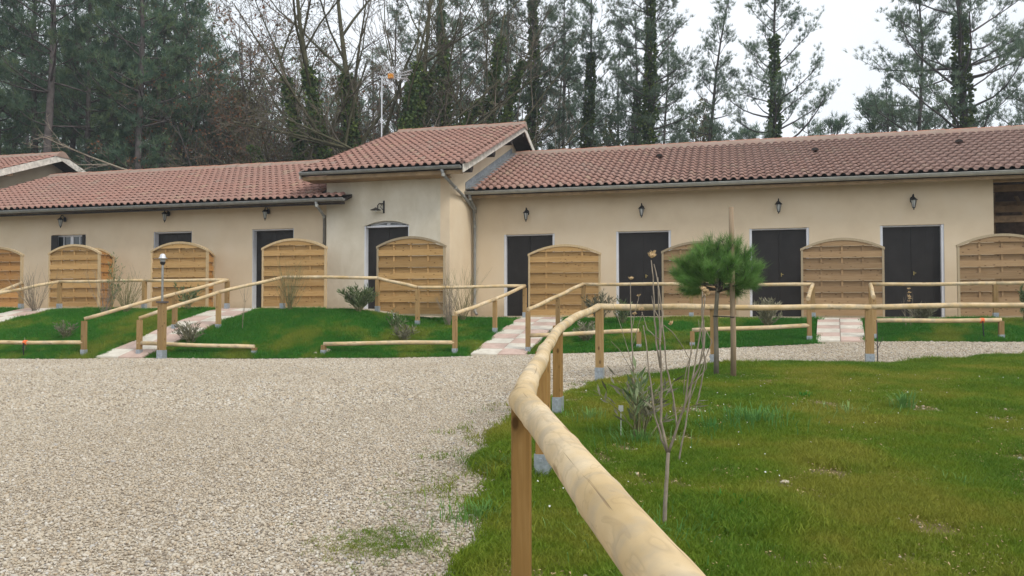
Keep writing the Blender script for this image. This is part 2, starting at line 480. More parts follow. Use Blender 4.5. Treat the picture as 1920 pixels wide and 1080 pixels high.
def gravel_mat():
    k = NT('gravel', .9, .15)
    co = k.coord('World')
    vd = k.vor(co, 62); vc = k.vor(co, 62, out='Color')
    sx = k.n('ShaderNodeSeparateColor'); k.l(vc, sx.inputs[0])
    c = k.ramp(sx.outputs[0], [(0, (.22, .18, .14)), (.2, (.40, .33, .25)), (.5, (.55, .48, .37)), (.8, (.66, .60, .49)), (1, (.74, .71, .64))])
    edge = k.ramp(vd, [(.35, (0, 0, 0)), (.75, (1, 1, 1))])
    c = k.mix(k.math('MULTIPLY', edge, .6), c, (.16, .12, .085))
    big = k.ramp(k.noise(co, .55, 5, .6), [(.4, (0, 0, 0)), (.7, (1, 1, 1))])
    c = k.mix(k.math('MULTIPLY', big, .25), c, (.33, .27, .20))
    k.color(c); k.bump(vd, -.8, .01) if False else k.bump(k.math('SUBTRACT', 1.0, vd), .7, .012)
    return k.m
M['gravel'] = gravel_mat()
k = NT('pebble', .75, .25)
r = k.rnd()
c = k.ramp(r, [(0, (.20, .17, .14)), (.12, (.32, .265, .20)), (.27, (.46, .395, .30)), (.42, (.55, .49, .39)), (.58, (.43, .34, .235)), (.72, (.58, .535, .46)), (.86, (.48, .42, .33)), (.95, (.66, .63, .57)), (1, (.30, .30, .31))])
bn = k.ramp(k.noise(k.coord('World'), .5, 5, .62), [(.42, (0, 0, 0)), (.68, (1, 1, 1))]); c = k.mix(k.math('MULTIPLY', bn, .38), c, (.33, .26, .18))
c = k.mix(.12, c, (.52, .44, .32))
k.color(c); M['pebble'] = k.m

def grass_mat(name, dark, mid, yel, stops=(.36, .49, .60)):
    k = NT(name, .65, .15)
    co = k.coord('World')
    p = k.noise(co, .75, 5, .6); q = k.noise(co, 3.2, 3)
    c = k.ramp(p, [(stops[0], dark), (stops[1], mid), (stops[2], yel)])
    c = k.mix(k.math('MULTIPLY', q, .5), c, dark)
    c = k.mix(k.math('MULTIPLY', k.rnd(), .28), c, yel)
    k.color(c)
    tr = k.n('ShaderNodeBsdfTranslucent'); k.l(c, tr.inputs[0])
    ms = k.n('ShaderNodeMixShader'); ms.inputs[0].default_value = .3
    k.l(k.b.outputs[0], ms.inputs[1]); k.l(tr.outputs[0], ms.inputs[2])
    k.l(ms.outputs[0], k.t.nodes['Material Output'].inputs[0])
    return k.m
M['grass'] = grass_mat('lawn_blades', (.07, .185, .016), (.16, .245, .016), (.30, .285, .04))
M['grass_slope'] = grass_mat('slope_blades', (.024, .19, .024), (.04, .225, .024), (.28, .31, .045), (.40, .50, .61))
M['grass_tall'] = grass_mat('coarse_blades', (.06, .20, .045), (.12, .29, .065), (.28, .38, .12))
def lawn_ground(name, a, b, s):
    k = NT(name, .95, .05)
    co = k.coord('World')
    c = k.ramp(k.noise(co, .75, 5, .6), [(.34, a), (.52, b), (.66, s)])
    c = k.mix(k.math('MULTIPLY', k.ramp(k.noise(co, 7, 5, .7), [(.5, (0, 0, 0)), (.7, (1, 1, 1))]), .6), c, (.26, .19, .11))
    k.color(c); k.bump(k.noise(co, 45, 4), .8, .02)
    return k.m
M['lawn'] = lawn_ground('lawn_soil', (.10, .105, .035), (.14, .12, .05), (.18, .135, .075))
M['lawn_slope'] = lawn_ground('slope_soil', (.02, .10, .015), (.03, .11, .015), (.15, .15, .04))
M['earth'] = lawn_ground('forest_earth', (.05, .045, .025), (.07, .06, .03), (.09, .07, .04))

def leaf_mat(name, a, b, c3, trans=.3, scale=1.2, rough=.6):
    k = NT(name, rough, .2)
    co = k.coord('World')
    n = k.noise(co, scale, 4)
    at = k.n('ShaderNodeAttribute'); at.attribute_name = 'rnd'
    f = k.math('ADD', k.math('MULTIPLY', n, .65), k.math('MULTIPLY', at.outputs['Fac'], .35))
    c = k.ramp(f, [(.32, a), (.5, b), (.7, c3)])
    hs = k.n('ShaderNodeHueSaturation'); k.l(c, hs.inputs['Color']); k.l(k.math('MULTIPLY_ADD', k.rnd(), .4, .8), hs.inputs['Value'])
    c = hs.outputs[0]
    k.color(c)
    tr = k.n('ShaderNodeBsdfTranslucent'); k.l(c, tr.inputs[0])
    ms = k.n('ShaderNodeMixShader'); ms.inputs[0].default_value = trans
    k.l(k.b.outputs[0], ms.inputs[1]); k.l(tr.outputs[0], ms.inputs[2])
    k.l(ms.outputs[0], k.t.nodes['Material Output'].inputs[0])
    return k.m
M['needle'] = leaf_mat('pine_needles', (.07, .125, .085), (.11, .18, .115), (.17, .23, .11), .42, .5)
M['needle_b'] = leaf_mat('grey_green_needles', (.10, .16, .11), (.15, .215, .145), (.21, .28, .16), .45, .5)
M['needle_s'] = leaf_mat('sapling_needles', (.09, .20, .045), (.14, .29, .065), (.23, .38, .11), .35, 6)
M['ivy'] = leaf_mat('ivy_leaves', (.045, .085, .035), (.085, .135, .045), (.17, .22, .055), .3, 2)
M['brush'] = leaf_mat('brown_brush', (.13, .10, .065), (.17, .15, .08), (.17, .20, .08), .3, .6)
M['rust'] = leaf_mat('rusty_leaves', (.17, .085, .05), (.24, .11, .06), (.19, .15, .08), .3, .6)
M['oleander'] = leaf_mat('oleander_leaves', (.08, .13, .05), (.15, .20, .09), (.26, .30, .17), .25, 9)
M['oleander_g'] = leaf_mat('greyish_leaves', (.13, .13, .08), (.22, .21, .14), (.32, .30, .22), .25, 9)
M['twig_t'] = simple('dark_tree_twigs', (.135, .115, .09), .9, .1, 0, .35, 1)
M['twig'] = simple('grey_twigs', (.26, .22, .17), .9, .1, 0, .35, 14)
M['twig_g'] = simple('green_brown_twigs', (.19, .18, .09), .9, .1, 0, .35, 8)
M['bark'] = simple('pine_bark', (.10, .088, .085), .95, .05, 0, .35, 5, .5)
M['bark_l'] = simple('grey_bark', (.19, .17, .13), .95, .05, 0, .35, 3, .5)
M['bark_m'] = simple('mossy_bark', (.095, .09, .055), .95, .05, 0, .4, 2, .5)
M['seed'] = simple('dried_seed_heads', (.50, .36, .20), .85, .1, 0, .35, 20)
M['stone'] = simple('pale_stone', (.55, .48, .38), .9, .1, 0, .2, 12, .3)

# ================================================================== GROUND
def grid_np(a0, a1, na, b0, b1, nb):
    A, B = np.meshgrid(np.linspace(a0, a1, na), np.linspace(b0, b1, nb), indexing='ij')
    i = np.arange((na - 1) * nb).reshape(na - 1, nb)[:, :-1].ravel()
    Fa = np.stack([i, i + nb, i + nb + 1, i + 1], -1)
    return A, B, Fa

# forest floor / wide ground
A, B, Fa = grid_np(-1, 1, 141, -1, 1, 141)
X = np.sign(A) * (np.abs(A) ** 2.4) * 420; Y = np.sign(B) * (np.abs(B) ** 2.4) * 420 + 10
Z = H(X, Y) - 0.12 + sstep(21, 30, Y) * (0.75 - (H(X, Y) - .12))
up, vp = w2uv(X, Y)
Z = np.where((vp > -6.5) & (Y < 28), np.minimum(Z, .3), Z)
g = link('ground', np_mesh('ground', np.stack([X, Y, Z], -1).reshape(-1, 3), Fa, M['earth'], True), kind='structure')

A, B, Fa = grid_np(-19, 15.5, 180, -5, 18.4, 120)
bump = .012 * np.sin(A * 1.3 + B * .7) * np.sin(B * 1.1 - A * .4)
link('gravel_yard', np_mesh('gravel_yard', np.stack([A, B, H(A, B) + bump], -1).reshape(-1, 3), Fa, M['gravel'], True), kind='structure')

# near lawn
A, B, Fa = grid_np(-.9, 15.5, 206, -3, 13.9, 212)
sdv = lawn_sd(A, B)
Z = H(A, B) - .04 + .075 * sstep(-.12, .10, sdv) + .012 * np.sin(A * 2.1 + B) * np.sin(B * 1.7) * (sdv > 0)
keep = sdv.ravel()[Fa].max(1) > -.25
link('lawn', np_mesh('lawn', np.stack([A, B, Z], -1).reshape(-1, 3), Fa[keep], M['lawn'], True), kind='structure')

# sloping lawn in front of the terrace
us = np.linspace(-18, 18, 300); ts = np.linspace(-.10, 1.02, 40)
U, T = np.meshgrid(us, ts, indexing='ij')
wob = .07 * np.sin(U * 4.1) * np.sin(U * 1.7 + 2) + .03 * np.sin(U * 13)
vf = vfoot(U) + wob * (T < .12); V_ = vf + (vedge(U) - vf) * T
Z = slope_z(U, np.maximum(V_, vfoot(U))) + np.where(T < 0, -.10, .02 * sstep(0, .06, T))
XY = ORG + U[..., None] * DU + V_[..., None] * DV
i = np.arange(299 * 40).reshape(299, 40)[:, :-1].ravel(); Fa = np.stack([i, i + 1, i + 41, i + 40], -1)
link('sloping_lawn', np_mesh('sloping_lawn', np.concatenate([XY, Z[..., None]], -1).reshape(-1, 3), Fa[:, ::-1], M['lawn_slope'], True), kind='structure')

# terrace strip along the facade
mb = MB()
for a in np.arange(-19, 18, .5):
    b = a + .5
    q = [(a, vedge(a)), (b, vedge(b)), (b, 1.0), (a, 1.0)]
    za, zb = float(terr(a)), float(terr(b))
    P = []
    for (uu, vv), z in zip(q, (za, zb, zb, za)): x, y = uv2w(uu, vv); P += [(x, y, z)]
    P += [(p[0], p[1], p[2] - .25) for p in P]
    mb.add(P, [(0, 1, 2, 3), (0, 4, 5, 1)])
mb.build('terrace', M['terrace'], kind='structure')

# ------------------------------------------------------------------ tiled ramps
def ramp(u0, u1, rows, name, lean=0.0, phase=0):
    sk = lambda uu, vv: uu + lean * (vv - v0) / (v1 - v0)
    um = (u0 + u1) / 2
    o = link(name, None, kind='structure')
    v0, v1 = float(vfoot(um)) - .02, float(vedge(um)) + .12
    base = MB()
    def Z(uu, vv): return float(slope_z(np.array(um), np.array(min(vv, float(vedge(um)))), 0))
    # concrete bed
    n = rows
    for r_ in range(n):
        a, b = v0 + (v1 - v0) * r_ / n, v0 + (v1 - v0) * (r_ + 1) / n
        P = []
        for (uu, vv) in ((u0 + .02, a), (u1 - .02, a), (u1 - .02, b), (u0 + .02, b)): x, y = uv2w(sk(uu, vv), vv); P.append((x, y, Z(uu, vv) + .022))
        P += [(p[0], p[1], p[2] - .15) for p in P]
        base.add(P, [(0, 1, 2, 3), (0, 4, 5, 1), (1, 5, 6, 2), (3, 7, 4, 0)])
        for c_ in range(2):
            ua = u0 + (u1 - u0) * c_ / 2 + .006; ub = u0 + (u1 - u0) * (c_ + 1) / 2 - .006
            j = [R.uniform(-.004, .004) for _ in range(4)]
            Q = []
            for k_, (uu, vv) in enumerate(((ua, a + .006), (ub, a + .006), (ub, b - .006), (ua, b - .006))):
                x, y = uv2w(sk(uu, vv), vv); Q.append((x, y, Z(uu, vv) + .048 + j[k_]))
            c0 = Q[0]
            V = [(q[0] - c0[0], q[1] - c0[1], q[2] - c0[2]) for q in Q] + [(q[0] - c0[0], q[1] - c0[1], q[2] - c0[2] - .035) for q in Q]
            cream = (r_ + c_ + phase) % 2 == 0
            link('paving_tile', new_mesh('paving_tile', V, [(0, 1, 2, 3), (0, 4, 5, 1), (1, 5, 6, 2), (2, 6, 7, 3), (3, 7, 4, 0)], M['t_cream' if cream else 't_pink']), o, c0)
    base.build('ramp_bed', M['terrace'], o)
    return o
def urange(pxa, pxb, y, v): return at_v(pxa, y, v)[0], at_v(pxb, y, v)[0]
R2 = urange(182, 322, 672, -6.95)
R3 = urange(884, 985, 667, -5.7)
R4 = urange(1529, 1622, 642, -4.35)
c1 = at_v(72, 580, -4.15)[0]; R1 = (c1 - .9 - .53, c1 - .9 + .53)
R2 = (R2[0], R2[0] + 1.12)
print('RAMPS', R1, R2, R3, R4)
L2 = at_v(446, 583, -4.15)[0] - (R2[0] + R2[1]) / 2; L3 = at_v(1016, 599, -2.6)[0] - (R3[0] + R3[1]) / 2
ramp(*R1, 8, 'paved_ramp', .9); ramp(*R2, 8, 'paved_ramp', L2); ramp(*R3, 9, 'paved_ramp', L3); L4 = at_v(1575, 598, -2.4)[0] - (R4[0] + R4[1]) / 2
ramp(*R4, 7, 'paved_ramp', L4)
RAMPS = [(*R1, .9), (*R2, L2), (*R3, L3), (*R4, L4)]
print('LEANS', L2, L3, L4)

# ================================================================== BUILDINGS
RZ = -TH
PITCH = 0.385
def btop(name, label, u, v, z, group=None):
    x, y = uv2w(u, v)
    o = thing(name, label, 'building', (x, y, z), RZ, group)
    return o, (u, v, z)

def wall_mesh(mb, ua, ub, v, thick, z0, z1, opens):
    """opens: (u0,u1,ztop,zbot) sorted; wall front face at v"""
    cu = ua
    for (a, b, zt, zb) in sorted(opens):
        mb.box(cu, a, v, v + thick, z0, z1)
        mb.box(a, b, v, v + thick, zt, z1)
        if zb > z0: mb.box(a, b, v, v + thick, z0, zb)
        cu = b
    mb.box(cu, ub, v, v + thick, z0, z1)

def door(par, off, a, b, zb, zt, v, double=True, name='door', jw=.06, d=.13):
    """dark shutter-like door set back in its opening, white jambs"""
    fr = MB()
    fr.box(a + .002, a + jw, v + .015, v + d + .05, zb, zt - .002)
    fr.box(b - jw, b - .002, v + .015, v + d + .05, zb, zt - .002)
    fr.box(a + jw + .002, b - jw - .002, v + .06, v + d + .05, zt - .035, zt - .002)
    f = fr.build('door_frame', M['white'], par, off)
    c = (a + b) / 2
    spans = [(a + jw + .002, c - .002), (c + .002, b - jw - .002)]
    for s0, s1 in spans:
        m = MB(); m.box(s0, s1, v + d - .01, v + d + .03, zb + .01, zt - .04)
        n = 4
        for i_ in range(n):   # vertical boards, slightly raised
            w = (s1 - s0) / n
            m.box(s0 + i_ * w + .0015, s0 + (i_ + 1) * w - .0015, v + d - .013, v + d - .0105, zb + .02, zt - .05)
        dd = m.build(name, M['door'], par, off)
    kb = MB(); kb.box(c + .045, c + .065, v + d - .028, v + d - .017, zb + 1.0, zb + 1.09); kb.box(c + .045, c + .105, v + d - .045, v + d - .029, zb + 1.045, zb + 1.06)
    h = kb.build('door_handle', M['brass'], dd, off)
    back = MB(); back.box(a, b, v + .29, v + .31, zb, zt); back.build('door_backing', M['dark_int'], par, off)

# -- tile profile, one tile: width W (u), length L (slope), local x = across, y = up slope, z = normal
TW, TL = .21, .36
def tile_geom(end_cap=True):
    pr = []
    # pan on the right, hump on the left
    for i_ in range(7):
        a = math.pi * i_ / 6
        pr.append((-.0 + .062 - .062 * math.cos(a), .052 * math.sin(a)))
    pr += [(.15, -.008), (.185, -.010), (.214, .004)]
    top = []
    n = len(pr)
    V = [(x, 0, z + .040) for x, z in pr] + [(x, TL + .03, z + .004) for x, z in pr] + [(x, 0, z + .023) for x, z in pr]
    Fs = [(i_, i_ + 1, n + i_ + 1, n + i_) for i_ in range(n - 1)] + [(2 * n + i_, 2 * n + i_ + 1, i_ + 1, i_) for i_ in range(n - 1)]
    return V, Fs
TV, TF = tile_geom()
tile_me = new_mesh('roof_tile', TV, TF, M['tile'], False)
tile_me.polygons.foreach_set('use_smooth', [i < len(TF) // 2 for i in range(len(TF))])
TVn = np.array(TV); TFn = np.array(TF)

def roof_tiles(roof, off, u0, u1, ve, ze, rows, sign=1, skip=None, single=300, pitch=PITCH):
    """tiles on a slope rising with v*sign from the eave (ve, ze)"""
    cs, sn = 1 / math.hypot(1, pitch), pitch / math.hypot(1, pitch)
    ncol = int(round((u1 - u0) / TW))
    todo = []
    for c_ in range(ncol):
        for r_ in range(rows):
            uu = u0 + c_ * TW + R.uniform(-.004, .004)
            s = r_ * TL + R.uniform(-.008, .008)
            vv, zz = ve + sign * s * cs, ze + s * sn
            if skip and skip(uu, vv): continue
            todo.append((uu, vv, zz))
    def size(t):
        x, y = uv2w(t[0], t[1])
        px = abs(x / max(y, .1)) * F
        return (0 if px < 990 else 1, y)
    todo.sort(key=size)
    ang = math.atan(pitch)
    rot = Euler((ang * 1, 0, 0)) if sign > 0 else Euler((ang, 0, math.pi))
    for t in todo[:single]:
        o = bpy.data.objects.new('roof_tile', tile_me); COL.objects.link(o); o.parent = roof
        o.location = (t[0] - off[0], t[1] - off[1], t[2] - off[2]); o.rotation_euler = (rot.x + R.uniform(-.01, .01), R.uniform(-.012, .012), rot.z + R.uniform(-.008, .008))
    rest = todo[single:]
    if rest:
        Rm = np.array(rot.to_matrix()); base = TVn @ Rm.T
        P = np.array(rest) - np.array(off)
        V = (base[None] + P[:, None]).reshape(-1, 3)
        Fa = (TFn[None] + (np.arange(len(rest)) * len(TVn))[:, None, None]).reshape(-1, 4)
        me = np_mesh('roof_tiles', V, Fa, M['tile'], False, np.repeat(rng.random(len(rest)), len(TFn)))
        sm = np.tile(np.arange(len(TFn)) < len(TFn) // 2, len(rest)); me.polygons.foreach_set('use_smooth', sm)
        link('roof_tiles', me, roof, kind='stuff')

def ridge_caps(roof, off, u0, u1, v, z, step=.42):
    n = max(1, int(round((u1 - u0) / step)))
    prof = [(-.27, -.10), (-.20, -.005), (-.10, .075), (-.045, .097), (0, .102), (.10, .075), (.20, -.005), (.27, -.10)]
    V = []; L = (u1 - u0) / n
    for x, s in ((0, 1.0), (L + .03, 1.10)):
        V += [(x, a * s, b * s + (0 if s == 1 else .004)) for a, b in prof]
    m = len(prof)
    Fs = [(i_, m + i_, m + i_ + 1, i_ + 1) for i_ in range(m - 1)] + [tuple(range(m)), tuple(range(2 * m - 1, m - 1, -1))]
    me = new_mesh('ridge_tile', V, Fs, [M['ridge'], M['clay']], False, [1 if 2 <= i_ <= 3 else 0 for i_ in range(m - 1)] + [0, 0])
    for i_ in range(n):
        link('ridge_tile', me, roof, (u0 + i_ * L - off[0], v - off[1], z - off[2] + R.uniform(-.006, .006)), (0, R.uniform(-.006, .006), 0))

def gutter(par, off, u0, u1, v, z, mat='zinc', r=.065, hooks=0.5):
    n = 9
    V = []; out = []
    pr = [(v - r * math.cos(math.pi * i_ / (n - 1)), z - r * math.sin(math.pi * i_ / (n - 1))) for i_ in range(n)]
    pi_ = [(v - (r - .006) * math.cos(math.pi * i_ / (n - 1)), z - (r - .006) * math.sin(math.pi * i_ / (n - 1)) + .001) for i_ in range(n)]
    mb = MB(); poly = pr + pi_[::-1]
    mb.prism(poly, 'x', u0, u1)
    mb.prism(pi_, 'x', u0 + .002, u0 + .008); mb.prism(pi_, 'x', u1 - .008, u1 - .002)
    mb.tube([(u0, v - r, z + .004), (u1, v - r, z + .004)], .011, 6)
    g_ = mb.build('gutter', M[mat], par, off)
    if hooks:
        for a in np.arange(u0 + .25, u1, hooks):
            h = MB(); r2 = r + .006
            h.prism([(v - r2 * math.cos(math.pi * i_ / (n - 1)), z + .012 - r2 * math.sin(math.pi * i_ / (n - 1))) for i_ in range(5)] +
                    [(v - (r2 - .004) * math.cos(math.pi * i_ / (n - 1)), z + .012 - (r2 - .004) * math.sin(math.pi * i_ / (n - 1))) for i_ in range(4, -1, -1)], 'x', a, a + .022)
            h.build('gutter_hook', M['galv'], g_, off)
    return g_

def roof_deck(mb, u0, u1, ve, ze, vr, zr, vb, th=.09):
    """deck slab under the tiles with both slopes, butted at the ridge"""
    zb = zr - PITCH * (vb - vr)
    mb.prism([(ve, ze - .02), (vr, zr - .02), (vb, zb - .02), (vb, zb - .02 - th), (vr, zr - .02 - th), (ve, ze - .02 - th)], 'x', u0, u1)

# ---------------- right wing
VE_R = -.55
zg = at_v(1440, 338, VE_R)[1]           # gutter top
ZE_R = zg + .03
RROWS = 14
VR_R = VE_R + RROWS * TL / math.hypot(1, PITCH) + .10
ZR_R = ZE_R + PITCH * (VR_R - VE_R)
print('RIGHT eave', ZE_R, 'ridge', ZR_R, 'ridge target', [at_v(p, y, VR_R)[1] for p, y in ((1440, 264), (1900, 244), (1060, 284))])
u_e = at_v(1863, 400, 0)[0]
bt, off = btop('long_guest_wing', 'long beige rendered wing with four dark doors under a brown tiled roof', 5.5, 0, 1.0)
UWL = at_v(885, 450, 0)[0]
doorsR = []
for (a, b, yt) in ((945, 1040, 440), (1155, 1258, 434), (1405, 1517, 429), (1650, 1770, 423)):
    ua, zt = at_v(a, yt, 0); ub, _ = at_v(b, yt, 0); doorsR.append((ua, ub, zt, 0))
ztop = ZE_R + PITCH * .55 - .12
w = MB(); wall_mesh(w, UWL - .05, u_e, 0, .2, .8, ztop, doorsR)
w.box(UWL - .05, u_e, 7.0, 7.2, .8, ztop)
w.prism([(.2, .8), (7.0, .8), (7.0, ztop), (VR_R, ZR_R - .16), (.2, ztop)], 'x', u_e - .2, u_e - .001)
w.build('wall', M['wall'], bt, off)
for a, b, zt, _ in doorsR: door(bt, off, a, b, 1.02, zt, 0)
for a, b, zt, _ in doorsR:
    sl = MB(); sl.box(a + .01, b - .01, -.04, .12, .99, 1.02); sl.build('door_sill', M['terrace'], bt, off)
# open barn bay at the right end
for uu in (u_e + 3.3, u_e + 6.6):
    fr_ = MB(); fr_.box(uu, uu + .18, 0, .18, .8, ztop - .28); fr_.build('barn_post', M['beam'], bt, off)
bm_ = MB(); bm_.box(u_e + .002, u_e + 7, -.01, .17, ztop - .28, ztop - .02); bm_.build('barn_lintel', M['fascia'], bt, off)
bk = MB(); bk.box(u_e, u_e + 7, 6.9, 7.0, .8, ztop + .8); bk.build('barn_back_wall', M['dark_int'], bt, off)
for j_ in range(10):
    ra = MB(); uu = u_e + .35 + j_ * .62
    for zz in (0,):
        ra.prism([(.25, ztop - .12), (VR_R, ZR_R - .34), (VR_R, ZR_R - .22), (.25, ztop)], 'x', uu, uu + .07)
    ra.build('rafter', M['beam'], bt, off)
for j_, (vv, zz) in enumerate(((1.6, ztop - .30), (3.0, ztop - .55), (1.2, 3.35), (2.6, 3.75))):
    pu = MB(); pu.box(u_e + .05, u_e + 7, vv, vv + .1, zz, zz + .16); pu.build('purlin', M['beam'], bt, off)
for j_ in range(9):
    st = MB(); uu = u_e + .25 + j_ * .55
    st.prism([(uu, 1.0), (uu + .09, 1.0), (uu + .09, 4.3), (uu, 4.3)] if j_ % 2 else [(uu + .5, 3.0), (uu + .58, 3.0), (uu + .08, 4.2), (uu, 4.2)], 'y', 2.9, 2.97)
    st.build('brace', M['beam'], bt, off)
UR0, UR1 = UWL + .02, u_e + 4.6
rd = MB(); roof_deck(rd, UR0, UR1, VE_R + .02, ZE_R - .02, VR_R, ZR_R, 9.5)
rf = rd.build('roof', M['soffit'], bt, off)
roof_tiles(rf, off, UR0 + .12, UR1, VE_R - .03, ZE_R, RROWS)
ridge_caps(rf, off, UR0 + .15, UR1, VR_R, ZR_R + .02)
fb = MB(); fb.box(UR0, UR1, VE_R + .03, VE_R + .055, ZE_R - .20, ZE_R - .035); fb.build('eave_board', M['fascia'], rf, off)
gutter(bt, off, UR0 - .05, UR1, VE_R - .06, ZE_R - .045, 'zinc_pale', .07, 1.2)
for px_, py_ in ((1237, 298), (1527, 287), (1795, 272)):
    # vent tiles on the roof
    d = ray(px_, py_)
    best = min(((abs((at_v(px_, py_, vv)[1]) - (ZE_R + PITCH * (vv - VE_R))), vv) for vv in np.linspace(VE_R, VR_R, 60)))
    vv = best[1]; uu = at_v(px_, py_, vv)[0]; zz = ZE_R + PITCH * (vv - VE_R) + .05
    ve_ = MB(); ve_.prism([(uu + .13 * math.cos(a), zz + .10 * math.sin(a)) for a in np.linspace(0, math.pi, 8)] , 'y', vv - .16, vv + .25)
    ve_.prism([(uu + .10 * math.cos(a), zz + .075 * math.sin(a)) for a in np.linspace(0, math.pi, 8)], 'y', vv - .165, vv - .14, 1)
    ve_.build('vent_tile', [M['tile'], M['soffit']], rf, off)

# ---------------- entrance block
UT1 = UWL; VT = -1.855
uc = at_v(843, 450, VT)[0]; UT0 = at_v(612, 450, VT)[0]
UT1 = uc
print('TOWER', UT0, UT1, 'UWL', UWL)
VE_T = VT - .62
uL, zg = at_v(563, 322, VE_T); uRr, zg2 = at_v(868, 313, VE_T)
ZE_T = (zg + zg2) / 2 + .03
TROWS = 18
VR_T = VE_T + TROWS * TL / math.hypot(1, .375) + .10
ZR_T = ZE_T + .375 * (VR_T - VE_T)
print('TOWER eave', zg, zg2, 'u', uL, uRr, 'ridge', ZR_T, 'target', at_v(1000, 238, VR_T), at_v(737, 246, VR_T))
bt, off = btop('entrance_block', 'taller pale patchy entrance block projecting between the two wings, arched door', (UT0 + UT1) / 2, VT, 1.2)
ztop = ZE_T + .375 * .62 - .14
da, dzt = at_v(683, 424, VT); db, _ = at_v(767, 424, VT)
_, apex = at_v(722, 414, VT)
w = MB()
w.box(UT0, da, VT, VT + .28, .9, ztop); w.box(db, UT1 - .25, VT, VT + .28, .9, ztop)
arc = [(da + (db - da) * t, dzt + (apex - dzt) * (1 - (2 * t - 1) ** 2)) for t in np.linspace(0, 1, 11)]
for (p, q) in zip(arc[:-1], arc[1:]): w.prism([p, q, (q[0], ztop), (p[0], ztop)], 'y', VT, VT + .28)
VBk = VR_T + 6.2
zb_ = ZR_T - .12
ws_ = MB(); ws_.prism([(VT, .9), (VBk, .9), (VBk, ZR_T - .375 * (VBk - VR_T) - .12), (VR_T, ZR_T - .12), (VT, ztop)], 'x', UT1 - .25, UT1)
w.prism([(VT + .28, .9), (VBk, .9), (VBk, ZR_T - .375 * (VBk - VR_T) - .12), (VR_T, ZR_T - .12), (VT + .28, ztop)], 'x', UT0, UT0 + .25)
ws_.build('side_wall', M['wall'], bt, off)
w.build('wall', M['wall_pale'], bt, off)
door(bt, off, da, db, 1.2, dzt, VT, jw=.03, d=.2)
ar = MB(); ar.prism([(a, z - .004) for a, z in arc[1:-1]] + [(db - .12, dzt + .005), (da + .12, dzt + .005)], 'y', VT + .15, VT + .18); fw = ar.build('arch_window', M['white'], bt, off)
for s0, s1 in ((.12, .46), (.54, .88)):
    gl = MB(); pts = [(da + (db - da) * t, dzt + (apex - dzt) * (1 - (2 * t - 1) ** 2) - .045) for t in np.linspace(s0, s1, 6)]
    gl.prism(pts + [(pts[-1][0], dzt + .03), (pts[0][0], dzt + .03)] if pts[0][1] > dzt + .03 else [p for p in pts if p[1] > dzt + .031] + [(pts[-1][0], dzt + .03)], 'y', VT + .14, VT + .149)
    gl.build('pane', M['pane'], fw, off)
rd = MB()
PT = .375
zbk = ZR_T - PT * (VBk + .3 - VR_T)
# gable roof with overhangs
UL_, UR_ = uL + .02, uRr
rd.prism([(VE_T + .02, ZE_T - .04), (VR_T, ZR_T - .02), (VBk + .3, zbk), (VBk + .3, zbk - .08), (VR_T, ZR_T - .10), (VE_T + .02, ZE_T - .12)], 'x', UL_, UR_)
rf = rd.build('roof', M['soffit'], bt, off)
roof_tiles(rf, off, UL_, UR_, VE_T - .03, ZE_T, TROWS, pitch=PT)
roof_tiles(rf, off, UL_ + .0, UR_ - .0, VBk + .3, zbk + .03, 15, sign=-1, single=0, pitch=PT)
ridge_caps(rf, off, UL_ + .12, UR_ + .03, VR_T, ZR_T + .02)
for side, uu in (('r', UR_), ('l', UL_ - .03)):
    vb_ = MB(); vb_.prism([(VE_T - .03, ZE_T - .20), (VR_T, ZR_T - .18), (VR_T, ZR_T + .015), (VE_T - .03, ZE_T + .00)], 'x', uu + .002, uu + .030); vb_.build('barge_board', M['board_grey'], rf, off)
    vb_ = MB(); vb_.prism([(VR_T + .002, ZR_T - .18), (VBk + .3, zbk - .18), (VBk + .3, zbk + .015), (VR_T + .002, ZR_T + .015)], 'x', uu + .002, uu + .030); vb_.build('barge_board', M['board_grey'], rf, off)
# verge tiles along the right edge
for j_ in range(TROWS):
    s = j_ * TL; cs, sn = 1 / math.hypot(1, PT), PT / math.hypot(1, PT)
    for_me = tile_me
    o = link('roof_tile', tile_me, rf, (UR_ - .06 - off[0], VE_T - .03 + s * cs - off[1], ZE_T + s * sn + .028 - off[2]), (math.atan(PT), .12, 0))
# purlin ends under the gable overhang
for vv in (VT + .15, VT + 2.2, VT + 4.1, VR_T):
    zz = ZE_T + PT * (vv - VE_T) - .16
    pe = MB(); pe.prism([(vv - .13, zz), (vv + .13, zz + PT * .2), (vv + .13, zz - .08), (vv + .05, zz - .19), (vv - .08, zz - .19)], 'x', UT1 + .001, UR_ - .02); pe.build('purlin_end', M['soffit'], rf, off)
fb = MB(); fb.box(UL_ + .03, UR_ - .01, VE_T + .03, VE_T + .06, ZE_T - .22, ZE_T - .125); fb.build('eave_board', M['fascia'], rf, off)
sf = MB(); sf.box(UL_ + .03, UT1 + .05, VE_T + .0601, VT - .002, ZE_T - .215, ZE_T - .19); sf.build('soffit_board', M['fascia'], rf, off)
gutter(bt, off, UL_, UR_ - .03, VE_T - .06, ZE_T - .045, 'zinc', .06, .42)
# zinc flashing where the lower roof meets the side wall
fl = MB()
def zl(v): return ZE_R + PITCH * (v - VE_R)
a_, b_ = VE_R - .05, VR_R + .0
fl.prism([(a_, zl(a_) + .06), (b_, zl(b_) + .06), (b_, zl(b_) + .24), (a_, zl(a_) + .24)], 'x', UT1 + .002, UT1 + .02)
fl.prism([(a_, zl(a_) + .055), (b_, zl(b_) + .055), (b_, zl(b_) + .09), (a_, zl(a_) + .09)], 'x', UT1 + .0201, UT1 + .24)
fl.build('flashing', M['lead'], bt, off)
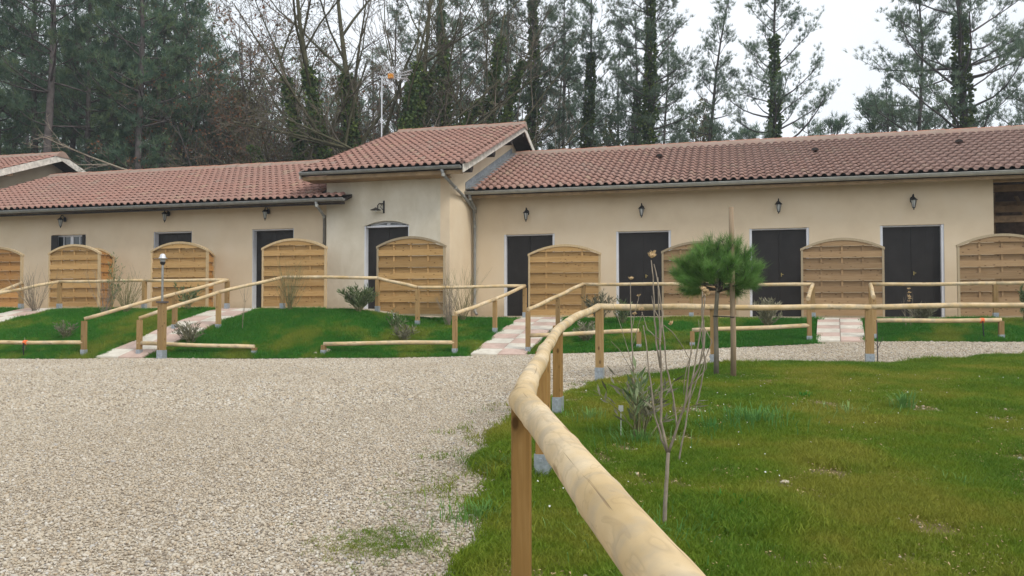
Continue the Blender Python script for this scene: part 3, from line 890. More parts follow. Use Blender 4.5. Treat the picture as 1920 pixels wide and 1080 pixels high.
# rain pipes
def pipe(par, off, pts, name='downpipe', r=.04, mat='zinc'):
    mb_ = MB(); mb_.tube(pts, r, 10)
    o_ = mb_.build(name, M[mat], par, off, smooth=True)
    for p_ in pts[1:-1]:
        c_ = MB(); c_.tube([(p_[0], p_[1], p_[2] - .035), (p_[0], p_[1], p_[2] + .035)], r + .007, 10); c_.build('pipe_collar', M['zinc_pale'], o_, off)
    return o_
u1_, z1_ = at_v(828, 322, VE_T - .06)
uj, zj = at_v(884, 392, -.10)
ud, zd = at_v(887, 425, -.08)
p0 = (u1_, VE_T - .06, ZE_T - .10)
p1 = (u1_ + .03, VE_T - .02, ZE_T - .24)
uA, zA = at_v(876, 384, -.30)
pipe(bt, off, [p0, p1, (max(UT1 + .05, u1_ + .15), VT - .08, ZE_T - .48), (UT1 + .06, -.95, (ZE_T + zj) / 2 - .15), (UT1 + .085, -.12, zj), (UT1 + .10, -.07, zd), (UT1 + .10, -.07, 1.35), (UT1 + .12, -.12, 1.15), (UT1 + .2, -.2, 1.06)])
ug, zgq = at_v(880, 366, VE_R - .06)
pipe(bt, off, [(UT1 + .12, VE_R - .06, ZE_R - .10), (UT1 + .12, VE_R - .0, ZE_R - .22), (UT1 + .13, -.15, zj + .02), (UT1 + .115, -.08, zj - .10)])

# ---------------- left wing
VL = VT + .13
VE_L = VL - .60
zs = [at_v(px_, py_, VE_L)[1] for px_, py_ in ((0, 397), (300, 385), (600, 372))]
print('LEFT eave z', zs)
ZE_L = sum(zs) / 3 + .03
LROWS = 14
VR_L = VE_L + LROWS * TL / math.hypot(1, PITCH) + .1
ZR_L = ZE_L + PITCH * (VR_L - VE_L)
print('LEFT ridge', ZR_L, 'target', [at_v(p, y, VR_L)[1] for p, y in ((150, 322), (300, 313), (560, 300))])
UL0 = -17.5
bt, off = btop('low_guest_wing', 'low beige wing left of the entrance block, with a small window and two dark doors', -10.5, VL, 1.2)
ztop = ZE_L + PITCH * .6 - .13
ops = []
for (a, b, yt) in ((97, 161, 441), (288, 360, 435), (473, 551, 430)):
    ua, zt = at_v(a, yt, VL); ub, _ = at_v(b, yt, VL); ops.append((ua, ub, zt, 0))
ops[0] = (ops[0][0], ops[0][1], ops[0][2], 2.05)
w = MB(); wall_mesh(w, UL0, UT0 - .003, VL, .24, .9, ztop, ops); w.build('wall', M['wall'], bt, off)
for a, b, zt, _ in ops[1:]: door(bt, off, a, b, 1.22, zt, VL, jw=.02, d=.2)
a, b, zt, zb = ops[0]
# casement window: shutter leaf, frame, panes
s_ = MB(); s_.box(a + .01, a + .24, VL - .03, VL - .005, zb - .1, zt - .02); s_.build('shutter', M['door'], bt, off)
s_ = MB(); s_.box(b - .10, b - .01, VL - .03, VL - .005, zb - .1, zt - .02); s_.build('shutter', M['door'], bt, off)
fw = MB(); x0, x1 = a + .04, b - .03
mid = (x0 + x1) / 2 + .02
for p, q in ((x0, x0 + .05), (mid - .05, mid + .05), (x1 - .05, x1)): fw.box(p, q, VL + .10, VL + .15, zb, zt)
for p in ((x0 + mid - .05 + .05) / 2 - .0125, (mid + .05 + x1 - .05) / 2 - .0125): fw.box(p, p + .025, VL + .105, VL + .145, zb + .001, zt - .051)
for z0_, z1_ in ((zb, zb + .05), (zt - .05, zt), ((zb + zt) / 2 - .012, (zb + zt) / 2 + .012)):
    for p, q in ((x0 + .0501, mid - .0501), (mid + .0501, x1 - .0501)): fw.box(p, q, VL + .108, VL + .142, z0_, z1_)
wf = fw.build('window_frame', M['white'], bt, off)
for p, q in ((x0 + .05, mid - .05), (mid + .05, x1 - .05)):
    gl = MB(); gl.box(p, q, VL + .12, VL + .13, zb + .05, zt - .05); gl.build('pane', M['pane'], wf, off)
bk = MB(); bk.box(a, b, VL + .28, VL + .30, zb, zt); bk.build('window_backing', M['dark_int'], bt, off)
ULR = at_v(645, 372, VE_L)[0]
rd = MB()
zbL = ZR_L - PITCH * 4
rd.prism([(VE_L + .02, ZE_L - .04), (VR_L, ZR_L - .02), (VR_L + 4, zbL), (VR_L + 4, zbL - .08), (VR_L, ZR_L - .10), (VE_L + .02, ZE_L - .12)], 'x', UL0, UT0 - .003)
rd.prism([(VE_L + .02, ZE_L - .04), (VT - .003, ZE_L - .04 + PITCH * (VT - VE_L - .023)), (VT - .003, ZE_L - .12 + PITCH * (VT - VE_L - .023)), (VE_L + .02, ZE_L - .12)], 'x', UT0, ULR)
rf = rd.build('roof', M['soffit'], bt, off)
roof_tiles(rf, off, UL0, ULR, VE_L - .03, ZE_L, LROWS, skip=lambda u, v: u > UT0 - .2 and v > VT - .38)
ridge_caps(rf, off, UL0, UT0, VR_L, ZR_L + .02)
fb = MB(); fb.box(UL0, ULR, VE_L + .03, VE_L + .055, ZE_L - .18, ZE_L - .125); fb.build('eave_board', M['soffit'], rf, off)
gutter(bt, off, UL0, ULR + .03, VE_L - .06, ZE_L - .045, 'zinc', .065, .9)
ua, za = at_v(592, 380, VE_L - .06); ub = UT0 - .10
pipe(bt, off, [(ua, VE_L - .06, ZE_L - .09), (ua + .01, VE_L - .03, ZE_L - .20), (ub, VL - .06, ZE_L - .42), (ub, VL - .06, 1.25)])

# ---------------- far-left gabled block
UB1 = at_v(40, 350, VT)[0]
VR_B = VR_L + .6
urb, zrb = at_v(116, 291, VR_B)
PB = .375
bt, off = btop('far_gabled_block', 'gabled block with greyed barge boards rising behind the roof at the far left', urb - 3, VT, 1.2)
VE_B = VR_B - 6.8; ZE_B = zrb - PB * 6.8; VK_B = VR_B + 6.0
w = MB()
uw = urb - .75
w.prism([(VE_B + .7, .9), (VK_B - .5, .9), (VK_B - .5, zrb - PB * (VK_B - .5 - VR_B) - .12), (VR_B, zrb - .12), (VE_B + .7, zrb - PB * (VR_B - VE_B - .7) - .12)], 'x', uw - .25, uw)
w.box(uw - 6, uw - .2501, VE_B + .7, VE_B + .95, .9, zrb - PB * (VR_B - VE_B - .7) - .12)
w.build('wall', M['wall'], bt, off)
rd = MB(); rd.prism([(VE_B + .02, ZE_B - .03), (VR_B, zrb - .02), (VK_B, zrb - PB * 6 - .02), (VK_B, zrb - PB * 6 - .10), (VR_B, zrb - .10), (VE_B + .02, ZE_B - .11)], 'x', urb - 6.5, urb)
rf = rd.build('roof', M['soffit'], bt, off)
roof_tiles(rf, off, urb - 6.5, urb, VE_B, ZE_B, 20, pitch=PB, single=150)
roof_tiles(rf, off, urb - 6.5, urb, VK_B, zrb - PB * 6, 17, sign=-1, single=0, pitch=PB)
ridge_caps(rf, off, urb - 6.4, urb + .03, VR_B, zrb + .02)
for (va, za_, vb, zb2) in ((VE_B, ZE_B, VR_B, zrb), (VR_B + .002, zrb, VK_B, zrb - PB * 6)):
    q = MB(); q.prism([(va, za_ - .22), (vb, zb2 - .22), (vb, zb2 + .01), (va, za_ + .01)], 'x', urb + .002, urb + .03); q.build('barge_board', M['board_grey'], rf, off)
for vv in (VR_B - 4.3, VR_B - 2.2):
    zz = zrb - PB * (VR_B - vv) - .16
    pe = MB(); pe.prism([(vv - .2, zz - .03), (vv + .2, zz + PB * .2), (vv + .15, zz - .1), (vv - .15, zz - .16)], 'x', uw + .001, urb - .02); pe.build('purlin_end', M['beam'], rf, off)

# ================================================================== TIMBER SCREENS
def screen(label, u, v, zb, W, HS, HP, mats=('plank', 'frame'), turn=0.0, group='arched timber screens on the terrace'):
    x, y = uv2w(u, v)
    t = thing('timber_screen', label, 'garden screen', (x, y, zb), RZ + turn, group)
    pm, fm = M[mats[0]], M[mats[1]]
    hw = W / 2
    def arch(q): return HS + (HP - HS) * (1 - (q / hw) ** 2)
    for s in (-1, 1):
        m = MB(); xa = s * hw; xb = s * (hw - .045)
        m.box(min(xa, xb), max(xa, xb), -.035, .035, 0, HS - .005); m.build('frame_post', fm, t)
    m = MB(); xs = np.linspace(-hw - .012, hw + .012, 15)
    for a, b in zip(xs[:-1], xs[1:]):
        m.prism([(a, arch(a) - .055), (b, arch(b) - .055), (b, arch(b)), (a, arch(a))], 'y', -.045, .045)
    # weld the arch pieces visually: caps lie inside
    m.build('arch_rail', fm, t)
    m = MB(); m.box(-hw + .0451, hw - .0451, -.034, .034, 0.002, .045); m.build('bottom_rail', fm, t)
    n = 13; hz = (HP - .05 - .045) / n
    for i in range(n):
        z0 = .045 + i * hz; z1 = z0 + hz * (1.10 if i % 2 == 0 else 1.0)
        yy = (-.030, -.012) if i % 2 == 0 else (.012, .030)
        # width where the arch is above z0
        xm = hw - .046
        if arch(xm) - .056 < z0 + .01:
            fr = (z0 + .01 + .056 - HS) / (HP - HS)
            if fr >= .97: continue
            xm = min(xm, hw * math.sqrt(1 - fr))
        xs = np.linspace(-xm, xm, 9)
        poly = [(a, z0 + R.uniform(0, .002)) for a in (-xm, xm)] + [(a, min(z1 - .004, arch(a) - .056)) for a in xs[::-1]]
        m = MB(); m.prism(poly, 'y', *yy)
        m.build('plank', pm, t)
    for q in (-.5, 0, .5):
        xx = q * hw; m = MB(); m.box(xx - .02, xx + .02, -.011, .011, .046, arch(abs(xx) + .02) - .06); m.build('batten', pm, t)
    return t

SCREENS = [
 # px left, right, top, v, label, mats
 (-52, 42, 463, VL - 1.45, 'arched timber screen cut off by the left picture edge', ('plank_red', 'frame')),
 (92, 187, 458, VL - 1.45, 'arched timber screen in front of the small casement window', ('plank', 'frame')),
 (284, 390, 453, VL - 1.45, 'arched timber screen behind the metal path lamp', ('plank', 'frame')),
 (492, 612, 447, VL - 1.45, 'honey coloured arched screen left of the grey downpipe', ('plank', 'frame')),
 (707, 835, 443, VT - 1.35, 'arched timber screen in front of the arched entrance door', ('plank', 'frame_d')),
 (991, 1126, 458, -1.6, 'bright honey arched screen beside the first right hand door', ('plank', 'frame')),
 (1241, 1384, 452, -1.6, 'brownish arched screen half hidden by the young pine', ('plank_dark', 'frame_d')),
 (1502, 1658, 446, -1.6, 'brown arched screen straight behind the paved ramp of the right part', ('plank_dark', 'frame_d')),
 (1795, 1966, 438, -1.6, 'brown arched screen cut off by the right picture edge', ('plank_dark', 'frame_d')),
]
for i_, (pa, pb, pt, v, lab, mats) in enumerate(SCREENS):
    ua, _ = at_v(pa, 520, v); ub, _ = at_v(pb, 520, v)
    _, zt = at_v((pa + pb) / 2, pt, v)
    zb = float(terr((ua + ub) / 2)) + .012
    HP = zt - zb; HS = HP - .22
    screen(lab, (ua + ub) / 2, v, zb, ub - ua, HS, HP, mats)
    if 1 <= i_ <= 3:
        lab2 = ['side screen between the window screen and the wall', 'side screen behind the path lamp screen, against the wall', 'narrow visible side screen beside the grey downpipe'][i_ - 1]
        screen(lab2, (ua + ub) / 2, v + .05 + .70, zb, 1.34, HS - .04, HP - .04, ('plank_red', 'frame'), math.pi / 2)

# ================================================================== WALL LANTERNS
def lantern(label, u, v, z, twist=0.0):
    x, y = uv2w(u, v)
    t = thing('wall_lantern', label, 'wall lantern', (x, y, z), RZ, 'black wall lanterns')
    m = MB(); m.lathe([(.045, -.05), (.055, 0), (.05, .06), (.02, .09)], 8, (0, 0, 0)); V = [(a[0], -.02 + a[1] * .3, a[2]) for a in m.V]; m.V = V; m.build('wall_plate', M['black'], t)
    m = MB(); m.tube([(0, -.02, .04), (-.0, -.07, .12), (0, -.14, .13), (0, -.17, .07), (0, -.17, .04)], .013, 6); m.build('arm', M['black'], t)
    m = MB(); m.lathe([(.005, .075), (.02, .06), (.035, .045), (.085, .0), (.088, -.012), (.07, -.014)][::-1], 6, (0, -.17, 0)); m.build('cap', M['black'], t)
    m = MB(); m.lathe([(.028, -.19), (.058, -.018)], 6, (0, -.17, 0)); m.build('lamp_glass', M['glassy'], t)
    m = MB()
    for j in range(6):
        a = 2 * math.pi * j / 6
        m.tube([(.030 * math.cos(a), -.17 + .030 * math.sin(a), -.19), (.061 * math.cos(a), -.17 + .061 * math.sin(a), -.012)], .006, 4)
    m.lathe([(.006, -.245), (.018, -.225), (.012, -.21), (.034, -.195), (.034, -.185)], 6, (0, -.17, 0))
    m.build('cage', M['black'], t)
    t.rotation_euler[2] += twist
for px_, py_, v, lab in ((122, 413, VL, 'black wall lantern above the small casement window'), (316, 402, VL, 'black wall lantern above the second door from the left'),
                         (503, 398, VL, 'black wall lantern left of the entrance block'), (988, 400, 0, 'black wall lantern nearest to the grey downpipe'),
                         (1203, 392, 0, 'black wall lantern above the door left of the young pine'), (1458, 384, 0, 'black wall lantern right of the tall stake top'),
                         (1709, 376, 0, 'black wall lantern nearest to the open barn')):
    u, z = at_v(px_ + 1, py_, v); lantern(lab, u, v - .012, z)
# swan-neck barn lamp
u, z = at_v(720, 388, VT)
x, y = uv2w(u, VT - .002)
t = thing('barn_lamp', 'black bracket lamp with flat cone shade above the arched entrance', 'wall lamp', (x, y, z), RZ)
m = MB(); m.box(-.02, .02, -.02, 0, -.16, .16); m.build('wall_plate', M['black'], t)
m = MB(); m.tube([(0, -.02, .08), (-.12, -.03, .09), (-.16, -.035, .04), (-.16, -.035, -.06)], .012, 6); m.build('arm', M['black'], t)
m = MB(); m.tube([(-.02, -.02, -.08), (-.09, -.025, .0), (-.05, -.03, .04), (-.08, -.03, .08)], .008, 5); m.build('scroll', M['black'], t)
m = MB(); m.lathe([(.14, -.10), (.145, -.095), (.03, -.045), (.02, -.03)], 16, (-.16, -.16, 0)); m.build('lamp_shade', M['black'], t)
m = MB(); m.lathe([(.02, -.135), (.03, -.12), (.03, -.10)], 8, (-.16, -.16, 0)); m.build('bulb', M['glassy'], t)

# ================================================================== RAILINGS
def log_obj(P, Q, r, parent, base, name='rail', n=10, near=False, sag=None, mid=None):
    P, Q = Vector(P), Vector(Q); L = (Q - P).length
    ex = (Q - P).normalized(); ez = Vector((0, 0, 1)); ey = ez.cross(ex).normalized(); ez = ex.cross(ey)
    Rm = Matrix((ex, ey, ez)).transposed()
    k = max(5, int(L / (.045 if near else .35)))
    pts, rad = [], []
    ph = R.uniform(0, 9)
    for i in range(k + 1):
        s = i / k; x = s * L
        oy = .010 * math.sin(s * 3.1 + ph) * math.sin(s * math.pi); oz = .012 * math.sin(s * 4.3 + ph) * math.sin(s * math.pi)
        if mid is not None:
            b = Rm.transposed() @ (Vector(mid) - (P + Q) / 2); w = 4 * s * (1 - s); oy += b.y * w; oz += b.z * w
        rr = r * (1 + .03 * math.sin(x * 5 + ph) + (.05 * max(0, math.cos((x + ph) * 2 * math.pi / .42)) ** 12 if near else 0))
        pts.append((x, oy, oz)); rad.append(rr)
    m = MB(); m.tube([(-.0, pts[0][1], pts[0][2])] + pts[1:], rad, n)
    o = m.build(name, M['log'], parent, smooth=True)
    o.data.polygons.foreach_set('use_smooth', [len(p.vertices) == 4 for p in o.data.polygons])
    o.matrix_parent_inverse = Matrix()
    o.location = P - Vector(base); o.rotation_euler = Rm.to_euler()
    return o

def post_obj(x, y, zb, zt, parent, base, s=.085, s2=None, rz=RZ, mat='post', bracket=True, near=False, hb=.15):
    s2 = s2 or s
    m = MB(); m.box(-s / 2, s / 2, -s2 / 2, s2 / 2, .03, zt - zb)
    o = m.build('post', M[mat], parent); o.location = (x - base[0], y - base[1], zb - base[2]); o.rotation_euler = (0, 0, rz)
    if near:
        b = o.modifiers.new('edge', 'BEVEL'); b.width = .005; b.segments = 2
    if bracket:
        m = MB(); t = .006
        m.box(-s / 2 - t, -s / 2 - .0005, -s2 / 2 - t, s2 / 2 + t, -.06, hb); m.box(s / 2 + .0005, s / 2 + t, -s2 / 2 - t, s2 / 2 + t, -.06, hb)
        m.box(-s / 2, s / 2, -s2 / 2 - t, -s2 / 2 - .0005, -.06, hb); m.box(-s / 2, s / 2, s2 / 2 + .0005, s2 / 2 + t, -.06, hb)
        for zz in (.035, hb - .035):
            m.box(-.010, .010, -s2 / 2 - t - .008, -s2 / 2 - t, zz - .01, zz + .01)
            m.box(-s / 2 - t - .008, -s / 2 - t, -.010, .010, zz - .01, zz + .01)
        m.build('post_shoe', M['galv'], o)
    return o

def gz(u, v):
    return float(slope_z(np.array(float(u)), np.array(float(v)))) if v < vedge(u) else float(terr(u))

def railing(label, nodes, posts, lows, group='round log handrails on the slope'):
    """nodes: (px,py,v or 'e'/'f') rail centre points; posts: (px, py_rail, v); lows: (px0,py0,px1,py1,v,[post ends])"""
    def P3(px, py, vs):
        if isinstance(vs, str):
            v = -3.0
            for _ in range(12):
                u, z = at_v(px, py, v)
                v = float(vedge(u)) + .06 if vs == 'e' else float(vfoot(u)) + .14 if vs == 'f' else .5 * (float(vedge(u)) + float(vfoot(u)))
        else: v = vs
        u, z = at_v(px, py, v); x, y = uv2w(u, v); return Vector((x, y, z)), u, v
    A = [P3(*n) for n in nodes]
    b = A[0][0].copy(); b.z = gz(A[0][1], A[0][2])
    t = thing('handrail', label, 'handrail', b, 0, group)
    for i in range(len(A) - 1): log_obj(A[i][0], A[i + 1][0], .039, t, b)
    for p in posts:
        q, u, v = P3(*p); post_obj(q.x, q.y, gz(u, v) - .02, q.z - .02, t, b)
    for (x0, y0, x1, y1, vs, pe) in lows:
        a, ua, va = P3(x0, y0, vs); c, uc, vc = P3(x1, y1, vs)
        log_obj(a, c, .043, t, b, 'low_rail')
        for w_ in pe:
            q, u, v = (a, ua, va) if w_ == 0 else (c, uc, vc)
            post_obj(q.x, q.y, gz(u, v) - .02, q.z - .02, t, b, hb=.12)
    return t

railing('short handrail end at the left picture edge', [(-60, 568, 'm'), (42, 530, 'e')], [(40, 531, 'e')], [])
railing('handrail from the left edge along the terrace and down beside the path lamp',
        [(-40, 557, 'm'), (20, 546, -4.9), (111, 528, 'e'), (271, 526, 'e'), (427, 525, 'e'), (328, 551, 'm'), (158, 598, 'f')],
        [(112, 529, 'e'), (271, 526, 'e'), (426, 526, 'e'), (328, 552, 'm'), (158, 600, 'f')],
        [(-60, 641, 158, 642, 'f', [])])
railing('long handrail rising from the lamp post, crossing the entrance and descending to the ramp',
        [(261, 597, 'f'), (410, 548, 'm'), (529, 520, 'e'), (708, 521, 'e'), (783, 539, -3.75), (984, 536, 'e'), (928, 561, 'm'), (853, 588, 'f')],
        [(262, 598, 'f'), (410, 549, 'm'), (530, 522, 'e'), (708, 523, 'e'), (783, 540, -3.75), (984, 538, 'e'), (928, 562, 'm'), (853, 590, 'f')],
        [(259, 643, 477, 650, 'f', [1]), (607, 645, 853, 642, 'f', [0])])
railing('handrail from the middle ramp behind the young pine to the right ramp',
        [(990, 580, 'f'), (1046, 555, 'm'), (1093, 533, 'e'), (1290, 533, 'e'), (1524, 533, 'e'), (1515, 560, 'f')],
        [(990, 582, 'f'), (1046, 557, 'm'), (1094, 535, 'e'), (1296, 533, 'e'), (1524, 535, 'e'), (1517, 562, 'f')],
        [(990, 629, 1198, 620, 'f', [1]), (1298, 619, 1517, 610, 'f', [0])])
railing('handrail running off to the right picture edge behind the right ramp',
        [(1638, 557, 'f'), (1632, 533, 'e'), (1866, 531, 'e'), (2010, 528, 'e')],
        [(1638, 560, 'f'), (1633, 535, 'e'), (1866, 532, 'e')],
        [(1638, 601, 1877, 600, 'f', [1])])

# ---- near handrail
nodes = [at_y(1900, 1890, .55), at_y(980, 752, 2.6), at_y(1020, 656, 4.85), at_y(1060, 608, 7.2), at_y(1121, 575, 9.75), at_y(1336, 576, 11.7), at_y(1632, 576, 12.3), at_y(1990, 571, 12.6)]
# first log: direction seen in the photograph
n0 = at_y(1245, 1080, 1.08); d0 = (n0 - nodes[1]); nodes[0] = nodes[1] + d0 * 1.45
b = Vector((nodes[1].x, nodes[1].y, float(lawn_z(nodes[1].x, nodes[1].y))))
t = thing('near_handrail', 'long peeled log handrail running from the foreground round the near lawn', 'handrail', b)
for i in range(len(nodes) - 1):
    r_ = (.0435, .0400, .0390, .0400, .041, .041, .041)[i]
    P, Q = nodes[i], nodes[i + 1]
    mid = None
    if i == 2: mid = (P + Q) / 2 + Vector((-.03, 0, -.02))
    if i == 3: mid = (P + Q) / 2 + Vector((-.05, 0, -.025))
    if i in (0, 1):
        e = (Q - P).normalized() * .02
        o = log_obj(P if i == 1 else P, Q + (e if i == 0 else e * 0), r_, t, b, n=28, near=True)
    else: o = log_obj(P, Q, r_, t, b, n=16, near=i < 4, mid=mid)
pp = [(at_y(978, 760, 2.62), 1), (at_y(1018, 700, 4.95), 1), (at_y(1046, 640, 7.25), 1), (at_y(1124, 600, 9.8), 1), (at_y(1339, 600, 11.72), 1), (at_y(1630, 600, 12.32), 1)]
ang = [-.12, .02, -.05, .2, .75, 1.5]
for j, (q, _) in enumerate(pp):
    zt = nodes[j + 1].z - .012
    zb = float(lawn_z(q.x, q.y)) - .02
    if j == 0: post_obj(q.x, q.y, zb, zt, t, b, .062, .13, -.05, 'post_near', True, True)
    elif j < 4: post_obj(q.x, q.y, zb, zt, t, b, .072 if j < 3 else .09, .12 if j < 3 else .09, -.25 if j < 3 else -.3, 'post_near' if j < 3 else 'post', True, True, .17)
    else: post_obj(q.x, q.y, zb, zt, t, b, .115, .09, -.25, 'post', True, False, .14)

# ================================================================== PATH LAMP
q = at_y(303, 672, 16.3); zb = float(H(q.x, q.y)) + .02
t = thing('path_lamp', 'metal path lamp standing on a thick timber post beside the left ramp', 'path lamp', (q.x, q.y, zb))
zt = at_y(303, 568, 16.3).z - zb
m = MB(); m.box(-.062, .062, -.062, .062, .03, zt); o = m.build('timber_post', M['post'], t); o.rotation_euler[2] = RZ
m = MB(); m.box(-.07, .07, -.07, .07, -.05, .17); o2 = m.build('post_shoe', M['galv'], o)
m = MB(); m.box(-.085, .085, -.085, .085, zt + .001, zt + .035); m.build('post_cap', M['bark'], o)
ph = at_y(303, 494, 16.3).z - zb
m = MB(); m.tube([(0, 0, zt + .035), (0, 0, ph)], .022, 10); m.build('pole', M['zinc'], t)
m = MB(); m.lathe([(.03, ph - .03), (.05, ph), (.055, ph + .03), (.03, ph + .035)], 12); hd = m.build('lamp_base', M['black'], t)
m = MB(); m.lathe([(.045, ph + .036), (.05, ph + .10)], 12); m.build('lamp_glass', M['glassy'], t)
m = MB()
for zz in (.05, .075): m.lathe([(.053, ph + zz), (.064, ph + zz + .004), (.053, ph + zz + .010)], 12)
m.build('louvre', M['zinc'], t)
m = MB(); m.lathe([(.085, ph + .101), (.088, ph + .108), (.06, ph + .125), (.058, ph + .15), (.045, ph + .185), (.015, ph + .20)], 14); m.build('lamp_cap', M['alu'], t, smooth=True)

# ================================================================== TV AERIAL
va = VR_T - .9
u, z1 = at_v(716, 146, va); _, z0 = at_v(716, 262, va)
x, y = uv2w(u, va)
t = thing('tv_aerial', 'tv aerial with orange dipole box on a thin mast behind the raised roof', 'aerial', (x, y, z0 - .3), RZ)
hh = z1 - z0 + .3
m = MB(); m.tube([(0, 0, 0), (0, 0, hh + .06)], .022, 8); m.build('mast', M['alu'], t)
s = 27.5 / 1500
def ap(px, py): return ((px - 716) * s * .98, (146 - py) * s + hh)
m = MB(); a = ap(718, 145); c = ap(733, 146); m.tube([(a[0], 0, a[1]), (c[0], -.02, c[1])], .02, 6)
for (p, q_) in (((728, 146), (778, 139)), ((731, 147), (774, 146)), ((731, 149), (769, 153))):
    a, c = ap(*p), ap(*q_); m.tube([(a[0], -.03, a[1]), (c[0], -.15, c[1])], .014, 6)
m.build('boom', M['alu'], t)
m = MB()
for k_ in range(4):
    for (p, q_) in (((718 + k_ * 3, 143 - k_ * .3), (731 + k_ * 3.4 - 2, 121 + k_ * .8)), ((722 + k_ * 3, 149), (729 + k_ * 3.4, 164 + k_ * .3))):
        a, c = ap(*p), ap(*q_); m.tube([(a[0], -.25 + .02 * k_, a[1]), (c[0], -.3, c[1])], .010, 5)
        m.tube([(a[0], .25 - .02 * k_, a[1]), (c[0], .3, c[1])], .010, 5)
for k_ in range(9):
    a = ap(735 + k_ * 4.8, 143.5 - k_ * .55); m.tube([(a[0], -.2, a[1]), (a[0], .15, a[1])], .008, 5)
    a = ap(735 + k_ * 4, 148.5 + k_ * .5); m.tube([(a[0], -.2, a[1]), (a[0], .15, a[1])], .008, 5)
m.build('reflector_rods', M['alu'], t, kind='stuff')
a = ap(735, 145); m = MB(); m.box(a[0] - .08, a[0] + .08, -.12, .0, a[1] - .08, a[1] + .07); m.build('dipole_box', simple('orange_box', (.75, .30, .02), .5, .3), t)

# small things on the slope
def clip_hose(label, px, py, pyb, group):
    u, z = 0, 0; v = -5
    for _ in range(10):
        u, z = at_v(px, py, v); v = float(vfoot(u)) + .14
    x, y = uv2w(u, v)
    t = thing('irrigation_hose', label, 'hose', (x, y, z), RZ, group)
    zb = gz(u, v) - z
    m = MB(); m.tube([(-.035, 0, 0), (.035, 0, 0)], .050, 12); m.build('orange_clip', M['orange'], t)
    m = MB(); m.tube([(0, -.055, -.01), (.005, -.06, zb * .5), (.02, -.06, zb + .02), (.03, -.10, zb - .02)], .011, 6); m.build('hose', M['rubber'], t)
clip_hose('black hose hanging from an orange clip on the low rail at far left', 48, 642, 668, 'black hoses on orange clips')
clip_hose('black hose hanging from an orange clip on the low rail at far right', 1841, 601, 637, 'black hoses on orange clips')
u, z = at_v(739, 577, -3.9); x, y = uv2w(u, -3.9)
zz = gz(u, -3.9)
m = MB(); m.tube([(0, 0, -.05), (0, 0, .19)], .025, 10)
m.build('pvc_pipe', M['pvc'], None, label='short white plastic pipe upright before the entrance screen', category='pipe').location = (x, y, zz)
def stone(name, label, px, py, Y, r, group=None):
    q = at_y(px, py, Y)
    m = MB(); V = []
    import bmesh
    bm = bmesh.new(); bmesh.ops.create_icosphere(bm, subdivisions=2, radius=1)
    for v in bm.verts:
        n = v.co.normalized(); f = 1 + .22 * math.sin(n.x * 4 + px) * math.cos(n.y * 3 + py) + R.uniform(-.05, .05)
        v.co = Vector((n.x * r * 1.25 * f, n.y * r * f, n.z * r * .7 * f))
    me = bpy.data.meshes.new(name); bm.to_mesh(me); bm.free(); me.materials.append(M['stone'])
    if px < 900:
        u, v = w2uv(q.x, q.y); z = float(slope_z(np.array(u), np.array(v)))
    else: z = float(lawn_z(q.x, q.y))
    link(name, me, None, (q.x, q.y, z + r * .25), label=label, category='stone', group=group)
stone('stone', 'pale stone at the foot of the low rail post before the entrance', 612, 674, 16.35, .085)
stone('stone', 'flat stone in the gravel edge left of the low rail post', 592, 678, 16.3, .05)
stone('stone', 'tan stone lying on the near lawn below the coarse grass', 1472, 922, 4.62, .020)
stone('stone', 'small white stone on the far part of the near lawn', 1859, 707, 10.2, .028)
stone('stone', 'small white stone beside the black hose at right', 1851, 638, 15.2, .05)

# ================================================================== TREES
def tri_cloud(C, D, K, L, W, spread, mat, name='crown', seed=0, attr=True, leaf=False):
    """K thin blades from each centre C (n,3) round direction D (n,3)"""
    g_ = np.random.default_rng(seed)
    n = len(C)
    d = D[:, None, :] + g_.normal(0, spread, (n, K, 3))
    d /= np.linalg.norm(d, axis=-1, keepdims=True) + 1e-9
    p = np.cross(d, g_.normal(0, 1, (n, K, 3))); p /= np.linalg.norm(p, axis=-1, keepdims=True) + 1e-9
    ln = L * g_.uniform(.7, 1.15, (n, K, 1)); c = C[:, None, :] + g_.normal(0, L * .12, (n, K, 3))
    if leaf:
        V = np.stack([c, c + d * ln * .5 + p * W, c + d * ln, c + d * ln * .5 - p * W], 2)
        k = 4
    else:
        V = np.stack([c + p * W * .5, c - p * W * .5, c + d * ln], 2); k = 3
    V = V.reshape(-1, 3); Fa = np.arange(len(V)).reshape(-1, k)
    a = np.repeat(g_.random(n), K)
    return np_mesh(name, V, Fa, mat, False, a if attr else None)

def bezier_pts(p0, d0, L, n, up, wob, r_):
    pts = [Vector(p0)]; d = Vector(d0).normalized()
    for i in range(n):
        d = (d + Vector((r_.uniform(-wob, wob), r_.uniform(-wob, wob), up + r_.uniform(-wob, wob) * .6))).normalized()
        pts.append(pts[-1] + d * L / n)
    return pts

